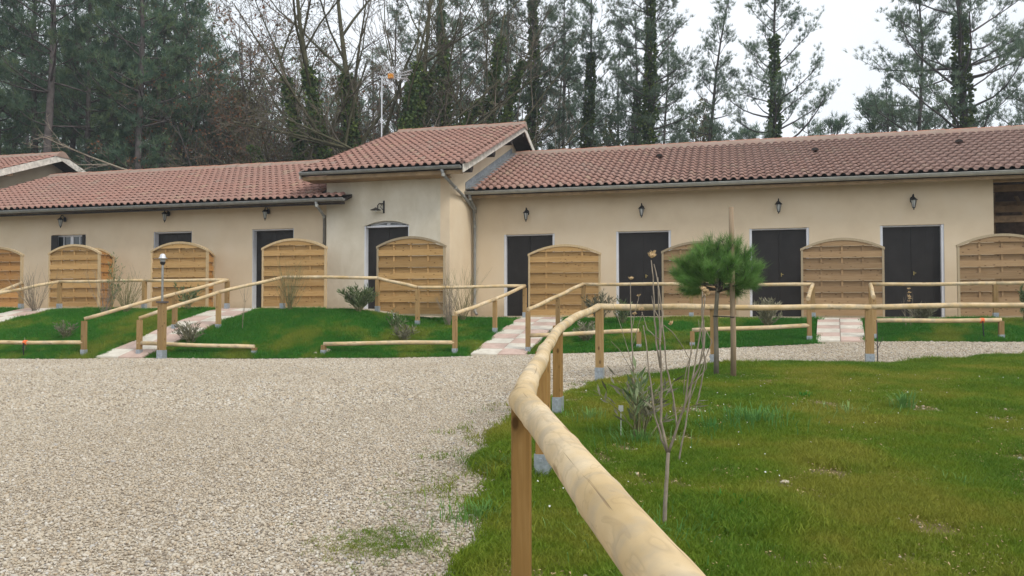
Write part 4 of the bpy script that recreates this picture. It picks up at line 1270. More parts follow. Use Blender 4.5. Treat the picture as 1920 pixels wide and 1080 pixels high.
def pine_proto(seed, Hh, start=.35, spread=2.8, tufts=5, whorl=.62, r0=.19, K=13, L=.30, W=.026, needle='needle', ivy=0.0, lean=0.0, dead=.12, clump=.34, bark='bark', top=1.0, puff=.8):
    r_ = random.Random(seed)
    m = MB(); n = 12
    axis = [Vector((math.sin(i * .9 + seed) * .10 + lean * (i / n), math.cos(i * .7 + seed) * .10, Hh * i / n)) for i in range(n + 1)]
    axis[0] = Vector((0, 0, -.5))
    m.tube(axis, [r0 * (1 - .88 * (i / n) ** 1.1) for i in range(n + 1)], 7)
    def at(h):
        s = max(0, min(n - .001, h / Hh * n)); i = int(s); return axis[i].lerp(axis[i + 1], s - i)
    C, D = [], []
    h = Hh * dead
    while h < Hh * .985:
        f = h / Hh
        live = f > start
        nb = r_.choice([3, 4, 4, 5]) if live else r_.choice([1, 2, 2])
        q = (f - start) / (1 - start) if live else 0
        prof = math.sin(min(1, q * 1.5 + .32) * math.pi / 2) * (1 - q ** 1.6 * top) if live else r_.uniform(.35, .7)
        a0 = r_.uniform(0, 6.28)
        for b in range(nb):
            a = a0 + 6.28 * b / nb + r_.uniform(-.4, .4)
            if live and r_.random() < .22: continue
            Lb = max(.4, spread * prof * r_.uniform(.45, 1.2))
            el = (-.05 + .70 * q + r_.uniform(-.25, .35)) if live else r_.uniform(-.3, .25)
            pts = bezier_pts(at(h), (math.cos(a) * math.cos(el), math.sin(a) * math.cos(el), math.sin(el)), Lb, 5, .07 if live else -.02, .22, r_)
            rb = .012 + .017 * Lb * (1 - .4 * q)
            m.tube(pts, [rb * (1 - .75 * i / 5) for i in range(6)], 4, False)
            if not live:
                for _ in range(2):
                    i = r_.randint(2, 4); s = bezier_pts(pts[i], ((pts[i] - pts[i - 1]).normalized() + Vector((r_.uniform(-.8, .8), r_.uniform(-.8, .8), r_.uniform(-.3, .3)))), Lb * .35, 2, 0, .2, r_)
                    m.tube(s, [.012, .009, .005], 3, False)
                continue
            ns = int(2 + Lb * 2.0)
            for j in range(ns):
                s = .42 + .58 * (j + r_.random()) / ns; i = min(4, int(s * 5)); p = pts[i].lerp(pts[i + 1], s * 5 - i)
                dd = (pts[i + 1] - pts[i]).normalized() + Vector((r_.uniform(-.9, .9), r_.uniform(-.9, .9), r_.uniform(0, .7)))
                sub = bezier_pts(p, dd, Lb * r_.uniform(.16, .36) + .15, 2, .12, .15, r_)
                m.tube(sub, [.014, .010, .006], 3, False)
                for t_ in range(tufts):
                    e = sub[-1].lerp(sub[0], r_.random() * .6)
                    C.append((e.x + r_.gauss(0, clump * .45), e.y + r_.gauss(0, clump * .45), e.z + abs(r_.gauss(0, clump * .4)))); v = (sub[-1] - sub[0]).normalized(); D.append((v.x, v.y, v.z + .5))
            for t_ in range(tufts):
                e = pts[-1]; C.append((e.x + r_.gauss(0, clump * .5), e.y + r_.gauss(0, clump * .5), e.z + r_.gauss(0, clump * .35))); v = (pts[-1] - pts[-2]).normalized(); D.append((v.x, v.y, v.z + .5))
        h += whorl * r_.uniform(.6, 1.4)
    tr_me = new_mesh('trunk', m.V, m.F, M[bark], True)
    cr_me = tri_cloud(np.array(C), np.array(D), K, L, W, puff, M[needle], seed=seed)
    parts = [('trunk', tr_me), ('crown', cr_me)]
    if ivy > 0:
        nI = int(ivy * 105); hs = np.array([ivy * (.4 + .62 * r_.random() ** 1.5) for _ in range(nI)])
        P = [at(h_) for h_ in hs]; g_ = np.random.default_rng(seed + 5)
        an = g_.uniform(0, 6.28, nI); rr = r0 * (1 - .6 * hs / Hh) + np.abs(g_.normal(.0, .24, nI)) * np.maximum(.15, 1.1 - hs / (ivy + .01))
        C2 = np.array([[p.x + r1 * math.cos(a_), p.y + r1 * math.sin(a_), p.z] for p, a_, r1 in zip(P, an, rr)])
        D2 = np.stack([np.cos(an), np.sin(an), g_.uniform(-.6, .4, nI)], -1)
        an = an + np.sin(hs * 2.1) * .8
        parts.append(('ivy', tri_cloud(C2, D2, 3, .17, .07, .5, M['ivy'], 'ivy', seed, leaf=True)))
    return parts, len(C)

def bare_proto(seed, stems, Hh, levels=4, r0=.16, twig='twig', bark='bark_l', leafn=0, leafm='rust', kids=(4, 5, 5, 4), ratio=.58, ivy=0, wob=.13, up=.05, minr=.011, bole=0.0):
    r_ = random.Random(seed); m = MB(); tw = MB(); tips = []; ivyP = []
    if bole: m.tube([(0, 0, -.4), (.05, 0, bole * .5), (0, 0, bole + .1)], [r0 * 1.7, r0 * 1.3, r0], 6)
    def grow(p, d, L, rad, lv):
        n = 7 if lv == 0 else 5 if lv == 1 else 3
        pts = bezier_pts(p, d, L, n, up, wob if lv else wob * .6, r_)
        rr = [max(minr * .6, rad * (1 - .72 * i / n)) for i in range(n + 1)]
        (m if lv < 2 else tw).tube(pts, rr, 6 if lv == 0 else 4 if lv == 1 else 3, False)
        if ivy and lv == 0:
            for _ in range(int(ivy * 130)):
                s = (.4 + .6 * r_.random()) * n * min(.99, ivy / L); i = int(min(n - 1, s)); q = pts[i].lerp(pts[i + 1], s - i); a = r_.uniform(0, 6.28); o = rr[i] + abs(r_.gauss(0, .10))
                ivyP.append((q.x + o * math.cos(a), q.y + o * math.sin(a), q.z))
        if lv >= levels: tips.extend(pts[1:]); return
        nk = kids[min(lv, len(kids) - 1)] + (2 if lv == 0 else 0)
        for k_ in range(nk):
            s = (.22 if lv == 0 else .2) + (.8) * (k_ + r_.random()) / nk; s = min(s, .98) * n; i = int(s); q = pts[i].lerp(pts[i + 1], s - i)
            dd = (pts[i + 1] - pts[i]).normalized(); sd_ = Vector((r_.gauss(0, 1), r_.gauss(0, 1), r_.gauss(0, .6))); sd_ = (sd_ - dd * sd_.dot(dd)).normalized()
            grow(q, dd + sd_ * r_.uniform(.6, 1.1), L * ratio * r_.uniform(.6, 1.1) * (1.15 - .5 * s / n), max(minr, rr[i] * .55), lv + 1)
    for (dx, dy, Lf, rf_) in stems: grow((dx * .2 * (not bole), dy * .2 * (not bole), bole if bole else -.4), (dx, dy, .25 if bole else 1), Hh * Lf, r0 * rf_, 0)
    parts = [('trunk', new_mesh('trunk', m.V, m.F, M[bark], True)), ('twigs', new_mesh('twigs', tw.V, tw.F, M[twig], False))]
    if leafn:
        T = np.array([tuple(t_) for t_ in tips]); g_ = np.random.default_rng(seed)
        T = T[g_.integers(0, len(T), leafn)] + g_.normal(0, .12, (leafn, 3))
        parts.append(('leaves', tri_cloud(T, g_.normal(0, 1, T.shape), 2, .13, .04, .5, M[leafm], 'leaves', seed, leaf=True)))
    if ivyP:
        P = np.array(ivyP); g_ = np.random.default_rng(seed + 3)
        parts.append(('ivy', tri_cloud(P, g_.normal(0, 1, P.shape), 2, .16, .065, .5, M['ivy'], 'ivy', seed, leaf=True)))
    return parts

def plant_tree(name, label, parts, x, y, z, s=1.0, rz=0, group=None, cat='tree', sz=None, tilt=0.0):
    t = thing(name, label, cat, (x, y, z), rz, group)
    t.scale = (s, s, sz or s)
    if tilt:
        t.rotation_mode = 'XYZ'
        t.rotation_euler = (Matrix.Rotation(tilt, 3, 'Y') @ Matrix.Rotation(rz, 3, 'Z')).to_euler()
    for nm, me in parts: link(nm, me, t)
    return t

GZ = .75
dense = [pine_proto(s, h, st, sp, 4, .6, .21, 13, .30, .030, 'needle', 0, 0, .1, .48)[0] for s, h, st, sp in ((1, 19, .32, 2.9), (2, 21, .36, 3.1), (3, 17, .27, 2.8), (4, 20, .44, 3.0))]
thin = [pine_proto(s, h, st, sp, 7, .60, .15, 13, .19, .017, 'needle_b', iv, ln, .12, .30)[0] for s, h, st, sp, iv, ln in
        ((11, 18, .30, 2.5, 0, .3), (12, 19, .38, 2.7, 0, -.3), (13, 17, .28, 2.3, 12.5, .4), (14, 20, .33, 2.9, 16.0, .2), (15, 16, .22, 2.2, 0, 1.2))]
airy = [pine_proto(s, h, st, sp, 9, .66, .16, 13, .18, .016, 'needle_b', iv, ln, .12, .27)[0] for s, h, st, sp, iv, ln in ((21, 17.5, .24, 3.5, 13.0, .35), (22, 18, .26, 3.3, 0, .0))]
bigp = [pine_proto(31, 18, .15, 5.2, 8, .66, .27, 13, .22, .021, 'needle_b', 12.5, -.2, .10, .34)[0]]
small = [pine_proto(s, h, .08, sp, 6, .42, .08, 12, .20, .020, 'needle', 0, 0, .05, .24)[0] for s, h, sp in ((41, 5.5, 1.5), (42, 7.5, 2.0))]

def px_tree(px, Y, **k): return at_y(px, 300, Y).x
tr = random.Random(5)
k_ = 0
for (px_, Y) in [(-95, 40), (-50, 46), (-10, 37), (25, 44), (62, 38), (92, 34), (118, 48), (138, 41), (165, 36), (196, 46), (214, 39), (240, 50), (262, 35.5), (292, 44), (304, 38), (328, 47), (348, 40), (372, 50), (395, 42.5), (418, 53), (150, 55), (50, 56), (310, 57), (230, 60), (-30, 58)]:
    p = dense[k_ % 4]; s = tr.uniform(.9, 1.08)
    if px_ > 380: s *= .80
    plant_tree('pine_tree', 'tall dark pine in the dense stand behind the low left roof', p, px_tree(px_, Y), Y, GZ, s, tr.uniform(0, 6.28), 'dark pines in the dense stand on the left')['_px'] = px_
    k_ += 1
# thinner pines behind the entrance block and the long roof
TH_ = [(745, 44, 1, .95), (800, 47, 0, .92), (822, 38, 3, .92), (868, 45, 1, 1), (912, 42, 0, 1), (932, 48, 4, 1), (952, 40, 1, 1.0), (992, 39, 3, 1.0), (1030, 46, 4, 1), (1046, 41, 0, 1), (1066, 52, 1, .95),
       (1088, 38, 2, 1), (1128, 50, 4, .9), (1150, 47, 1, .92), (1178, 42, 2, .95), (1208, 37, 3, .98), (1236, 46, 0, .95), (1258, 52, 4, .85), (1280, 40, 4, 1.06), (640, 50, 0, .9), (600, 54, 1, .85), (560, 52, 4, .8), (500, 56, 0, .78), (455, 50, 1, .75), (470, 60, 2, .8), (540, 60, 0, .8), (660, 58, 1, .9), (725, 55, 0, .9), (775, 60, 1, .9), (850, 58, 4, .9), (890, 60, 0, .9), (972, 56, 2, .9)]
LB = {3: 'slender pine with thick dark ivy on its lower trunk', 2: 'slender pine with ivy round its foot'}
seenL = {}
names = {822: 'ivy-clad slender pine left of the raised roof ridge', 992: 'heavily ivy-clad pine right behind the raised roof ridge end', 1088: 'ivy-footed pine just right of the raised gable',
         1208: 'tall dark ivy-clad pine halfway between the raised gable and the lone pine', 1280: 'pine whose bare trunk leans to the right, left of the sky gap', 1178: 'ivy-footed pine just left of the tall dark ivy-clad pine'}
for (px_, Y, v, s) in TH_:
    lb = names.get(px_, 'slender pine in the open row behind the roofs')
    plant_tree('slender_pine', lb, thin[v], px_tree(px_, Y), Y, GZ, s, tr.uniform(-.4, .4) if px_ in names else tr.uniform(0, 6.28), None if px_ in names else 'slender pines in the open row behind the roofs', tilt=.07 if px_ == 1280 else tr.uniform(-.02, .02))
plant_tree('lone_pine', 'lone airy pine with ivied lower trunk standing in the bright sky gap', airy[0], px_tree(1446, 38), 38, GZ, 1.02, .3)
plant_tree('pine_tree', 'thin pine at the left edge of the right hand clump', airy[1], px_tree(1663, 42), 42, GZ, .72, 1.2)
plant_tree('pine_tree', 'curved airy pine inside the right hand clump', airy[1], px_tree(1727, 37), 37, GZ, .95, 2.6)
plant_tree('pine_tree', 'short bushy pine beside the curved pine in the right hand clump', thin[0], px_tree(1697, 45), 45, GZ, .70, .2)
plant_tree('big_pine', 'large spreading pine with a thick ivied trunk near the right edge', bigp[0], px_tree(1808, 35), 35, GZ, 1.05, .6)
plant_tree('pine_tree', 'airy pine reaching in at the right picture edge', airy[0], px_tree(1985, 38), 38, GZ, .98, 4.0)
for (px_, Y, v, s, lb) in ((1518, 45, 1, 1.5, 'young bushy pine tip above the roof right of the lone pine'), (1345, 44, 1, 1.41, 'dark bushy pine top left of the sky gap'), (1322, 47, 0, 1.9, 'small bushy pine beside the dark bushy pine top'),
                        (1563, 52, 0, 2.15, 'tiny pine tip showing over the long ridge'), (1395, 56, 0, 2.2, 'tiny dark tree tip left of the lone pine'), (1640, 43, 0, 1.95, 'low bushy pine at the foot of the right clump'), (1760, 44, 1, 1.55, 'low bushy pine between the trunks of the right clump'),
                        (1850, 41, 1, 1.42, 'low bushy pine right of the big ivied trunk'), (1725, 48, 1, 1.62, 'low dense pine behind the curved pine')):
    plant_tree('young_pine', lb, small[v], px_tree(px_, Y), Y, GZ, s, tr.uniform(0, 6))

# bare and ivy-clad broadleaved trees
oak = bare_proto(51, [(-.50, .05, .80, 1.1), (-.28, -.1, .95, 1.15), (-.02, .1, 1.0, 1.3), (.22, 0, .95, 1.1), (-.75, .2, .6, .8), (.42, .2, .75, .8), (-.4, .3, .9, .7), (.1, -.2, .9, .7)], 15.5, 5, .185, 'twig_t', 'bark_m', 0, kids=(6, 4, 3, 3, 2), ivy=11, wob=.17, ratio=.55)
plant_tree('bare_oak', 'big bare many-stemmed oak with mossy ivied stems left of the aerial', oak, px_tree(692, 33), 33, GZ, 1.0)
oak2 = bare_proto(53, [(-.05, 0, 1.0, 1.2), (.20, .1, .95, 1.0), (.38, 0, .8, .8)], 15, 5, .155, 'twig_t', 'bark_m', 0, kids=(6, 4, 3, 3, 2), ivy=13, wob=.17, ratio=.55)
plant_tree('ivied_tree', 'bare tree with bright green ivy up its trunk right of the aerial', oak2, px_tree(829, 34), 34, GZ, 1.0)
plant_tree('ivied_tree', 'short ivy-covered tree just right of the aerial mast', bare_proto(54, [(.06, 0, 1, 1)], 12.5, 3, .13, 'twig_t', 'bark_m', 0, ivy=12), px_tree(752, 36), 36, GZ, 1)
br = [bare_proto(61, [(-.1, 0, 1, 1), (.2, .1, .9, .8), (-.35, -.1, .8, .7)], 11, 4, .10, 'twig_t', 'bark', 1600, 'rust', kids=(5, 5, 4, 3), wob=.16),
      bare_proto(62, [(.1, 0, 1, 1), (-.25, .1, .9, .8), (.4, -.1, .75, .7)], 9, 4, .09, 'twig_t', 'bark_l', 900, 'brush', kids=(5, 5, 4, 3), wob=.16),
      bare_proto(63, [(0, 0, 1, 1), (-.3, .1, .8, .8)], 13, 4, .10, 'twig_t', 'bark', 500, 'brush', kids=(6, 5, 4, 3), wob=.14)]
BR = [(436, 42, 2, 1.15), (462, 36, 0, .95), (492, 40, 2, 1.1), (520, 35, 1, .85), (548, 38, 0, 1.0), (585, 36, 1, .9), (612, 40, 0, .95), (640, 36, 1, .85), (560, 44, 2, 1.05), (400, 37, 1, .7), (350, 36, 1, .6), (430, 46, 0, 1.0), (605, 45, 2, 1.0), (520, 48, 0, 1.1), (660, 42, 1, .9)]
for j, (px_, Y, v, s) in enumerate(BR):
    plant_tree('bare_tree', ['rusty brown bare tree with a few dead leaves between pines and oak', 'low twiggy grey bare tree behind the left roof', 'thin upright bare tree left of the big oak'][v], br[v], px_tree(px_, Y), Y, GZ, s, tr.uniform(0, 6.28), ['rusty bare trees behind the left ridge', 'low twiggy trees behind the left ridge', 'thin bare trees left of the oak'][v])
# pale dead branch reaching left above the left ridge
lt = bare_proto(66, [(-1.0, -.1, 1, 1)], 4.2, 3, .055, 'twig', 'twig', 0, kids=(3, 3, 2), up=.03, wob=.12, bole=5.6)
plant_tree('leaning_dead_tree', 'pale leaning dead tree reaching left over the low roof', lt, px_tree(285, 31), 31, GZ, 1.0)
lt = bare_proto(67, [(-1.0, -.1, 1, 1), (-.9, .25, .85, .8), (-.6, -.2, .7, .7)], 5.0, 3, .075, 'twig_t', 'bark_m', 0, kids=(5, 4, 3), up=.01, wob=.14, bole=6.6)
plant_tree('leaning_mossy_tree', 'mossy low tree with long branches reaching left beside the big oak', lt, px_tree(668, 31), 31, GZ, 1.0)
# scrub behind the long ridge
g_ = np.random.default_rng(77)
def scrub(name, label, px0, px1, Y, ztop, n, mat, L=.28, W=.04):
    x0, x1 = px_tree(px0, Y), px_tree(px1, Y)
    C = np.stack([g_.uniform(x0, x1, n), g_.uniform(Y - 2, Y + 3, n), np.zeros(n)], -1)
    hh = ztop * (.55 + .25 * np.sin(C[:, 0] * 1.3) + .2 * np.sin(C[:, 0] * 3.7 + 1)); C[:, 2] = GZ + g_.random(n) ** .7 * hh
    D = g_.normal(0, .5, C.shape); D[:, 2] += .8
    link(name, tri_cloud(C, D, 8, L, W, .6, M[mat], 'scrub', 3, leaf=True), None, kind='stuff', label=label, category='scrub')
scrub('scrub', 'green and brown scrub showing over the ridge right of the gable', 1090, 1345, 44, 12.6, 5000, 'brush')
scrub('scrub', 'olive scrub under the bare trees behind the left ridge', 380, 715, 40, 12.0, 9000, 'brush')

# far wood that reads as one dark mass
n = 23000
pxs = np.concatenate([g_.uniform(-500, 450, 14000), g_.uniform(430, 1000, n - 14000)])
top = np.interp(pxs, [-500, 380, 470, 700, 760, 1000, 1330], [17, 17, 15, 13, 8, 5.0, 4.5])
Yf = g_.uniform(66, 92, n); xf = (pxs - 960) / F * Yf
clm = np.sin(xf * .9) * np.sin(xf * .37 + Yf) * .5 + .5
zf = GZ + g_.random(n) ** .85 * top * 1.75 * (.7 + .3 * clm)
C = np.stack([xf, Yf, zf], -1); D = g_.normal(0, .5, C.shape); D[:, 2] += .3
link('distant_wood', tri_cloud(C, D, 8, .75, .10, .7, M['needle'], 'wood', 9), None, kind='stuff', label='far wood closing the view between the nearer trunks', category='wood')
m = MB()
for _ in range(150):
    p_ = R.uniform(-500, 980); Y = R.uniform(62, 90); x = (p_ - 960) / F * Y; h = R.uniform(14, 24)
    m.tube([(x, Y, .3), (x + R.uniform(-.3, .3), Y, h * .5), (x + R.uniform(-.6, .6), Y, h)], [.2, .15, .04], 5, False)
m.build('distant_trunks', M['bark'], None, smooth=True, kind='stuff', label='trunks of the far wood', category='wood')

# labels: rank the look-alikes from left to right within their row
ORD = ['first', 'second', 'third', 'fourth', 'fifth', 'sixth', 'seventh', 'eighth', 'ninth', 'tenth', 'eleventh', 'twelfth', 'thirteenth', 'fourteenth', 'fifteenth', 'sixteenth', 'seventeenth', 'eighteenth', 'nineteenth', 'twentieth']
def relabel(group, front, back, ysplit):
    os_ = [o for o in bpy.data.objects if o.get('group') == group]
    for txt, sel in ((front, [o for o in os_ if o.location.y < ysplit]), (back, [o for o in os_ if o.location.y >= ysplit])):
        sel.sort(key=lambda o: o.location.x / o.location.y)
        for i, o in enumerate(sel):
            o['label'] = txt % (ORD[i] if i < len(sel) - 1 else 'last')
            if '_px' in o: del o['_px']
relabel('dark pines in the dense stand on the left', 'dark pine in the front row of the dense left stand, %s from the left', 'dark pine in the back row of the dense left stand, %s from the left', 45)
relabel('slender pines in the open row behind the roofs', 'slender pine of the front open row behind the roofs, %s from the left', 'slender pine of the back open row behind the roofs, %s from the left', 49.5)
relabel('rusty bare trees behind the left ridge', 'rusty bare tree close behind the left ridge, %s from the left', 'rusty bare tree farther behind the left ridge, %s from the left', 43)
relabel('low twiggy trees behind the left ridge', 'low twiggy grey tree behind the left ridge, %s from the left', 'farther low twiggy grey tree behind the left ridge, %s from the left', 90)
relabel('thin bare trees left of the oak', 'thin upright bare tree left of the oak, %s from the left', 'farther thin bare tree left of the oak, %s from the left', 90)

# thin spring haze over the whole place

if True:
    m = MB(); m.box(-430, 430, -420, 440, -2.6, 26)
    k = NT('haze'); k.t.nodes.remove(k.b)
    pv = k.n('ShaderNodeVolumePrincipled'); pv.inputs['Color'].default_value = (.86, .93, 1.0, 1); pv.inputs['Density'].default_value = 0.0011
    pv.inputs['Anisotropy'].default_value = .2
    k.l(pv.outputs[0], k.t.nodes['Material Output'].inputs['Volume'])
    m.build('haze', k.m, None, kind='stuff', label='thin pale haze in the air', category='haze')

# ================================================================== SCATTERED GROUND COVER
def data_obj(name, me): return bpy.data.objects.new(name, me)
def scatter(name, P, rot, scl, sources, **props):
    """one object: instances of the source meshes on points"""
    me = bpy.data.meshes.new(name); n = len(P)
    me.vertices.add(n); me.vertices.foreach_set('co', np.ascontiguousarray(P, np.float32).ravel())
    a = me.attributes.new('rot', 'FLOAT_VECTOR', 'POINT'); a.data.foreach_set('vector', np.ascontiguousarray(rot, np.float32).ravel())
    a = me.attributes.new('scl', 'FLOAT', 'POINT'); a.data.foreach_set('value', np.ascontiguousarray(scl, np.float32))
    a = me.attributes.new('idx', 'INT', 'POINT'); a.data.foreach_set('value', rng.integers(0, len(sources), n).astype(np.int32))
    o = link(name, me, None, **props)
    ng = bpy.data.node_groups.new(name, 'GeometryNodeTree')
    ng.interface.new_socket('Geometry', in_out='INPUT', socket_type='NodeSocketGeometry')
    ng.interface.new_socket('Geometry', in_out='OUTPUT', socket_type='NodeSocketGeometry')
    gi, go = ng.nodes.new('NodeGroupInput'), ng.nodes.new('NodeGroupOutput')
    iop = ng.nodes.new('GeometryNodeInstanceOnPoints'); jn = ng.nodes.new('GeometryNodeJoinGeometry')
    for s in sources:
        oi = ng.nodes.new('GeometryNodeObjectInfo'); oi.inputs['Object'].default_value = s; oi.inputs['As Instance'].default_value = True
        ng.links.new(oi.outputs['Geometry'], jn.inputs[0])
    def na(nm, ty):
        q = ng.nodes.new('GeometryNodeInputNamedAttribute'); q.data_type = ty; q.inputs[0].default_value = nm; return q.outputs[0]
    er = ng.nodes.new('FunctionNodeEulerToRotation')
    ng.links.new(na('rot', 'FLOAT_VECTOR'), er.inputs[0])
    ng.links.new(gi.outputs[0], iop.inputs['Points']); ng.links.new(jn.outputs[0], iop.inputs['Instance'])
    iop.inputs['Pick Instance'].default_value = True
    ng.links.new(na('idx', 'INT'), iop.inputs['Instance Index']); ng.links.new(er.outputs[0], iop.inputs['Rotation']); ng.links.new(na('scl', 'FLOAT'), iop.inputs['Scale'])
    ng.links.new(iop.outputs[0], go.inputs[0])
    o.modifiers.new('scatter', 'NODES').node_group = ng
    return o

import bmesh
peb = []
for s in range(4):
    bm = bmesh.new(); bmesh.ops.create_icosphere(bm, subdivisions=1 if s > 1 else 2, radius=1)
    rr = random.Random(s); ax = (1, rr.uniform(.6, .85), rr.uniform(.45, .65))
    for v in bm.verts:
        f = 1 + rr.uniform(-.16, .16) if s > 1 else 1 + rr.uniform(-.05, .05); v.co = Vector((v.co.x * ax[0] * f, v.co.y * ax[1] * f, v.co.z * ax[2] * f))
    me = bpy.data.meshes.new('pebble'); bm.to_mesh(me); bm.free(); me.materials.append(M['pebble'])
    me.polygons.foreach_set('use_smooth', [True] * len(me.polygons)); peb.append(data_obj('pebble', me))

def fan(n, y0, y1, xl=-.72, xr=.70, power=1.0):
    """points spread over the part of the yard in view, evenly per square metre when power = 1"""
    t = rng.random(n); Y = (y0 ** (power + 1) + t * (y1 ** (power + 1) - y0 ** (power + 1))) ** (1 / (power + 1))
    return Y * rng.uniform(xl, xr, n), Y
X1, Y1 = fan(230000, 2.8, 8.5)
X2, Y2 = fan(290000, 8.5, 17.6)
X = np.concatenate([X1, X2]); Y = np.concatenate([Y1, Y2]); S = np.concatenate([rng.lognormal(-5.03, .33, len(X1)), rng.lognormal(-4.58, .33, len(X2))])
u_, v_ = w2uv(X, Y)
sdl = lawn_sd(X, Y)
edge = rng.random(len(X)) < .10
ok = ((sdl < .02) | ((sdl < .22) & edge)) & (v_ < vfoot(u_) + .03 + .1 * (rng.random(len(X)) < .2))
X, Y, S = X[ok], Y[ok], S[ok]
Z = H(X, Y) + .012 * np.sin(X * 1.3 + Y * .7) * np.sin(Y * 1.1 - X * .4) + S * .15 + rng.random(len(X)) * .006
Z += np.where(lawn_sd(X, Y) > 0, .02, 0)
rot = np.stack([rng.normal(0, .35, len(X)), rng.normal(0, .35, len(X)), rng.uniform(0, 6.28, len(X))], -1)
scatter('gravel_stones', np.stack([X, Y, Z], -1), rot, S, peb, kind='stuff', label='loose pale gravel covering the yard', category='gravel')

# grass tufts
def tuft(name, nb, h, w, lean, mat, seed, rad):
    r_ = random.Random(seed); V = []; Fs = []
    for _ in range(nb):
        a = r_.uniform(0, 6.28); ox, oy = r_.gauss(0, rad), r_.gauss(0, rad); hh = h * r_.uniform(.5, 1.1); ln = lean * r_.uniform(.2, 1.2) * hh
        b = r_.uniform(0, 6.28); dx, dy = math.cos(b) * w / 2, math.sin(b) * w / 2; ca, sa = math.cos(a), math.sin(a)
        i = len(V)
        V += [(ox - dx, oy - dy, 0), (ox + dx, oy + dy, 0), (ox + dx * .8 + ca * ln * .35, oy + dy * .8 + sa * ln * .35, hh * .6), (ox - dx * .8 + ca * ln * .35, oy - dy * .8 + sa * ln * .35, hh * .6), (ox + ca * ln, oy + sa * ln, hh)]
        Fs += [(i, i + 1, i + 2, i + 3), (i + 3, i + 2, i + 4)]
    return data_obj(name, new_mesh(name, V, Fs, M[mat], False))
gn = [tuft('blades', 14, .034, .0032, .9, 'grass', s, .022) for s in range(4)]
gs = [tuft('blades', 12, .065, .006, .9, 'grass_slope', s, .035) for s in range(3)]
X1, Y1 = fan(110000, 2.9, 7.0, -.12, .72)
X2, Y2 = fan(120000, 7.0, 13.2, -.10, .72)
X = np.concatenate([X1, X2]); Y = np.concatenate([Y1, Y2])
sdl = lawn_sd(X, Y)
den = .5 + .5 * np.sin(X * 2.3 + 1.3 * np.sin(Y * 1.9)) * np.sin(Y * 2.9 + np.sin(X * 3.1))
bare = bare_patch(X, Y) > rng.random(len(X)) * .9
strag = (sdl > -.55) & (rng.random(len(X)) < .05 * np.exp(sdl * 5)) & (np.sin(X * 9) * np.sin(Y * 7 + X * 3) > -.1)
ok = ((sdl > 0) & (rng.random(len(X)) < .55 + .45 * den) & ~(bare & (rng.random(len(X)) < .93))) | strag
X, Y, sdl = X[ok], Y[ok], sdl[ok]
S = rng.uniform(.6, 1.25, len(X)) * (1 + .5 * (np.sin(X * 3.1 + 1) * np.sin(Y * 2.7) > .55)) * np.where(sdl < .25, 1.35, 1.0)
Z = np.where(sdl > 0, H(X, Y) - .04 + .075 * sstep(-.12, .10, sdl) + .012 * np.sin(X * 2.1 + Y) * np.sin(Y * 1.7), H(X, Y)) - .004
rot = np.stack([rng.normal(0, .12, len(X)), rng.normal(0, .12, len(X)), rng.uniform(0, 6.28, len(X))], -1)
scatter('lawn_grass', np.stack([X, Y, Z], -1), rot, S, gn, kind='stuff', label='short grass of the near lawn', category='grass')
# weeds growing in the gravel beside the near lawn
n = 350
wx = rng.normal(-.63, .16, n); wy = rng.normal(3.85, .12, n)
wx2 = rng.normal(-.5, .2, 160); wy2 = rng.normal(4.7, .5, 160)
X = np.concatenate([wx, wx2]); Y = np.concatenate([wy, wy2])
rot = np.stack([rng.normal(0, .2, len(X)), rng.normal(0, .2, len(X)), rng.uniform(0, 6.28, len(X))], -1)
scatter('gravel_weeds', np.stack([X, Y, H(X, Y) - .002], -1), rot, rng.uniform(.35, .7, len(X)), gn, kind='stuff', label='thin weeds growing through the gravel beside the near lawn', category='weeds')

n = 150000
U = rng.uniform(-15.5, 13.2, n); T = rng.random(n); V_ = vfoot(U) + (vedge(U) - vfoot(U)) * (T * 1.0 - .012)
ok = np.ones(n, bool)
for a, b, l_ in RAMPS: Us = U - l_ * T; ok &= ~((Us > a - .01 + .05 * np.sin(V_ * 9)) & (Us < b + .01 + .05 * np.sin(V_ * 8 + 1)))
ok &= ~((np.sin(U * 1.9) * np.sin(V_ * 2.3 + U) > .80) & (rng.random(n) < .5))
U, V_, T = U[ok], V_[ok], T[ok]
P = ORG + U[:, None] * DU + V_[:, None] * DV
Z = slope_z(U, V_) + .012
S = rng.uniform(.6, 1.2, len(U)) * (1 + .35 * (np.sin(U * 2.2) * np.sin(V_ * 3.3) > .5))
rot = np.stack([rng.normal(0, .15, len(U)), rng.normal(0, .15, len(U)), rng.uniform(0, 6.28, len(U))], -1)
scatter('slope_grass', np.column_stack([P, Z]), rot, S, gs, kind='stuff', label='greener grass covering the slope below the terrace', category='grass')

# clover-like pale specks, bare twigs and dry leaves in the near lawn
n = 26000
X, Y = fan(n, 3.2, 10, -.05, .70)
ok = (lawn_sd(X, Y) > .05) & ((bare_patch(X, Y) > .3 + rng.random(n) * .5) | (rng.random(n) < .022)); X, Y = X[ok], Y[ok]
dl = []
for s in range(3):
    m = MB(); m.add([(0, -.3, 0), (.5, -.1, .15), (1, 0, .05), (.5, .25, .12)], [(0, 1, 2, 3)]); dl.append(data_obj('dry_leaf', new_mesh('dry_leaf', m.V, m.F, M['seed'], False)))
rot = np.stack([rng.normal(0, .4, len(X)), rng.normal(0, .4, len(X)), rng.uniform(0, 6.28, len(X))], -1)
scatter('dry_litter', np.stack([X, Y, lawn_z(X, Y) + .018], -1), rot, rng.uniform(.006, .024, len(X)), dl, kind='stuff', label='dry leaf scraps lying on the near lawn', category='litter')

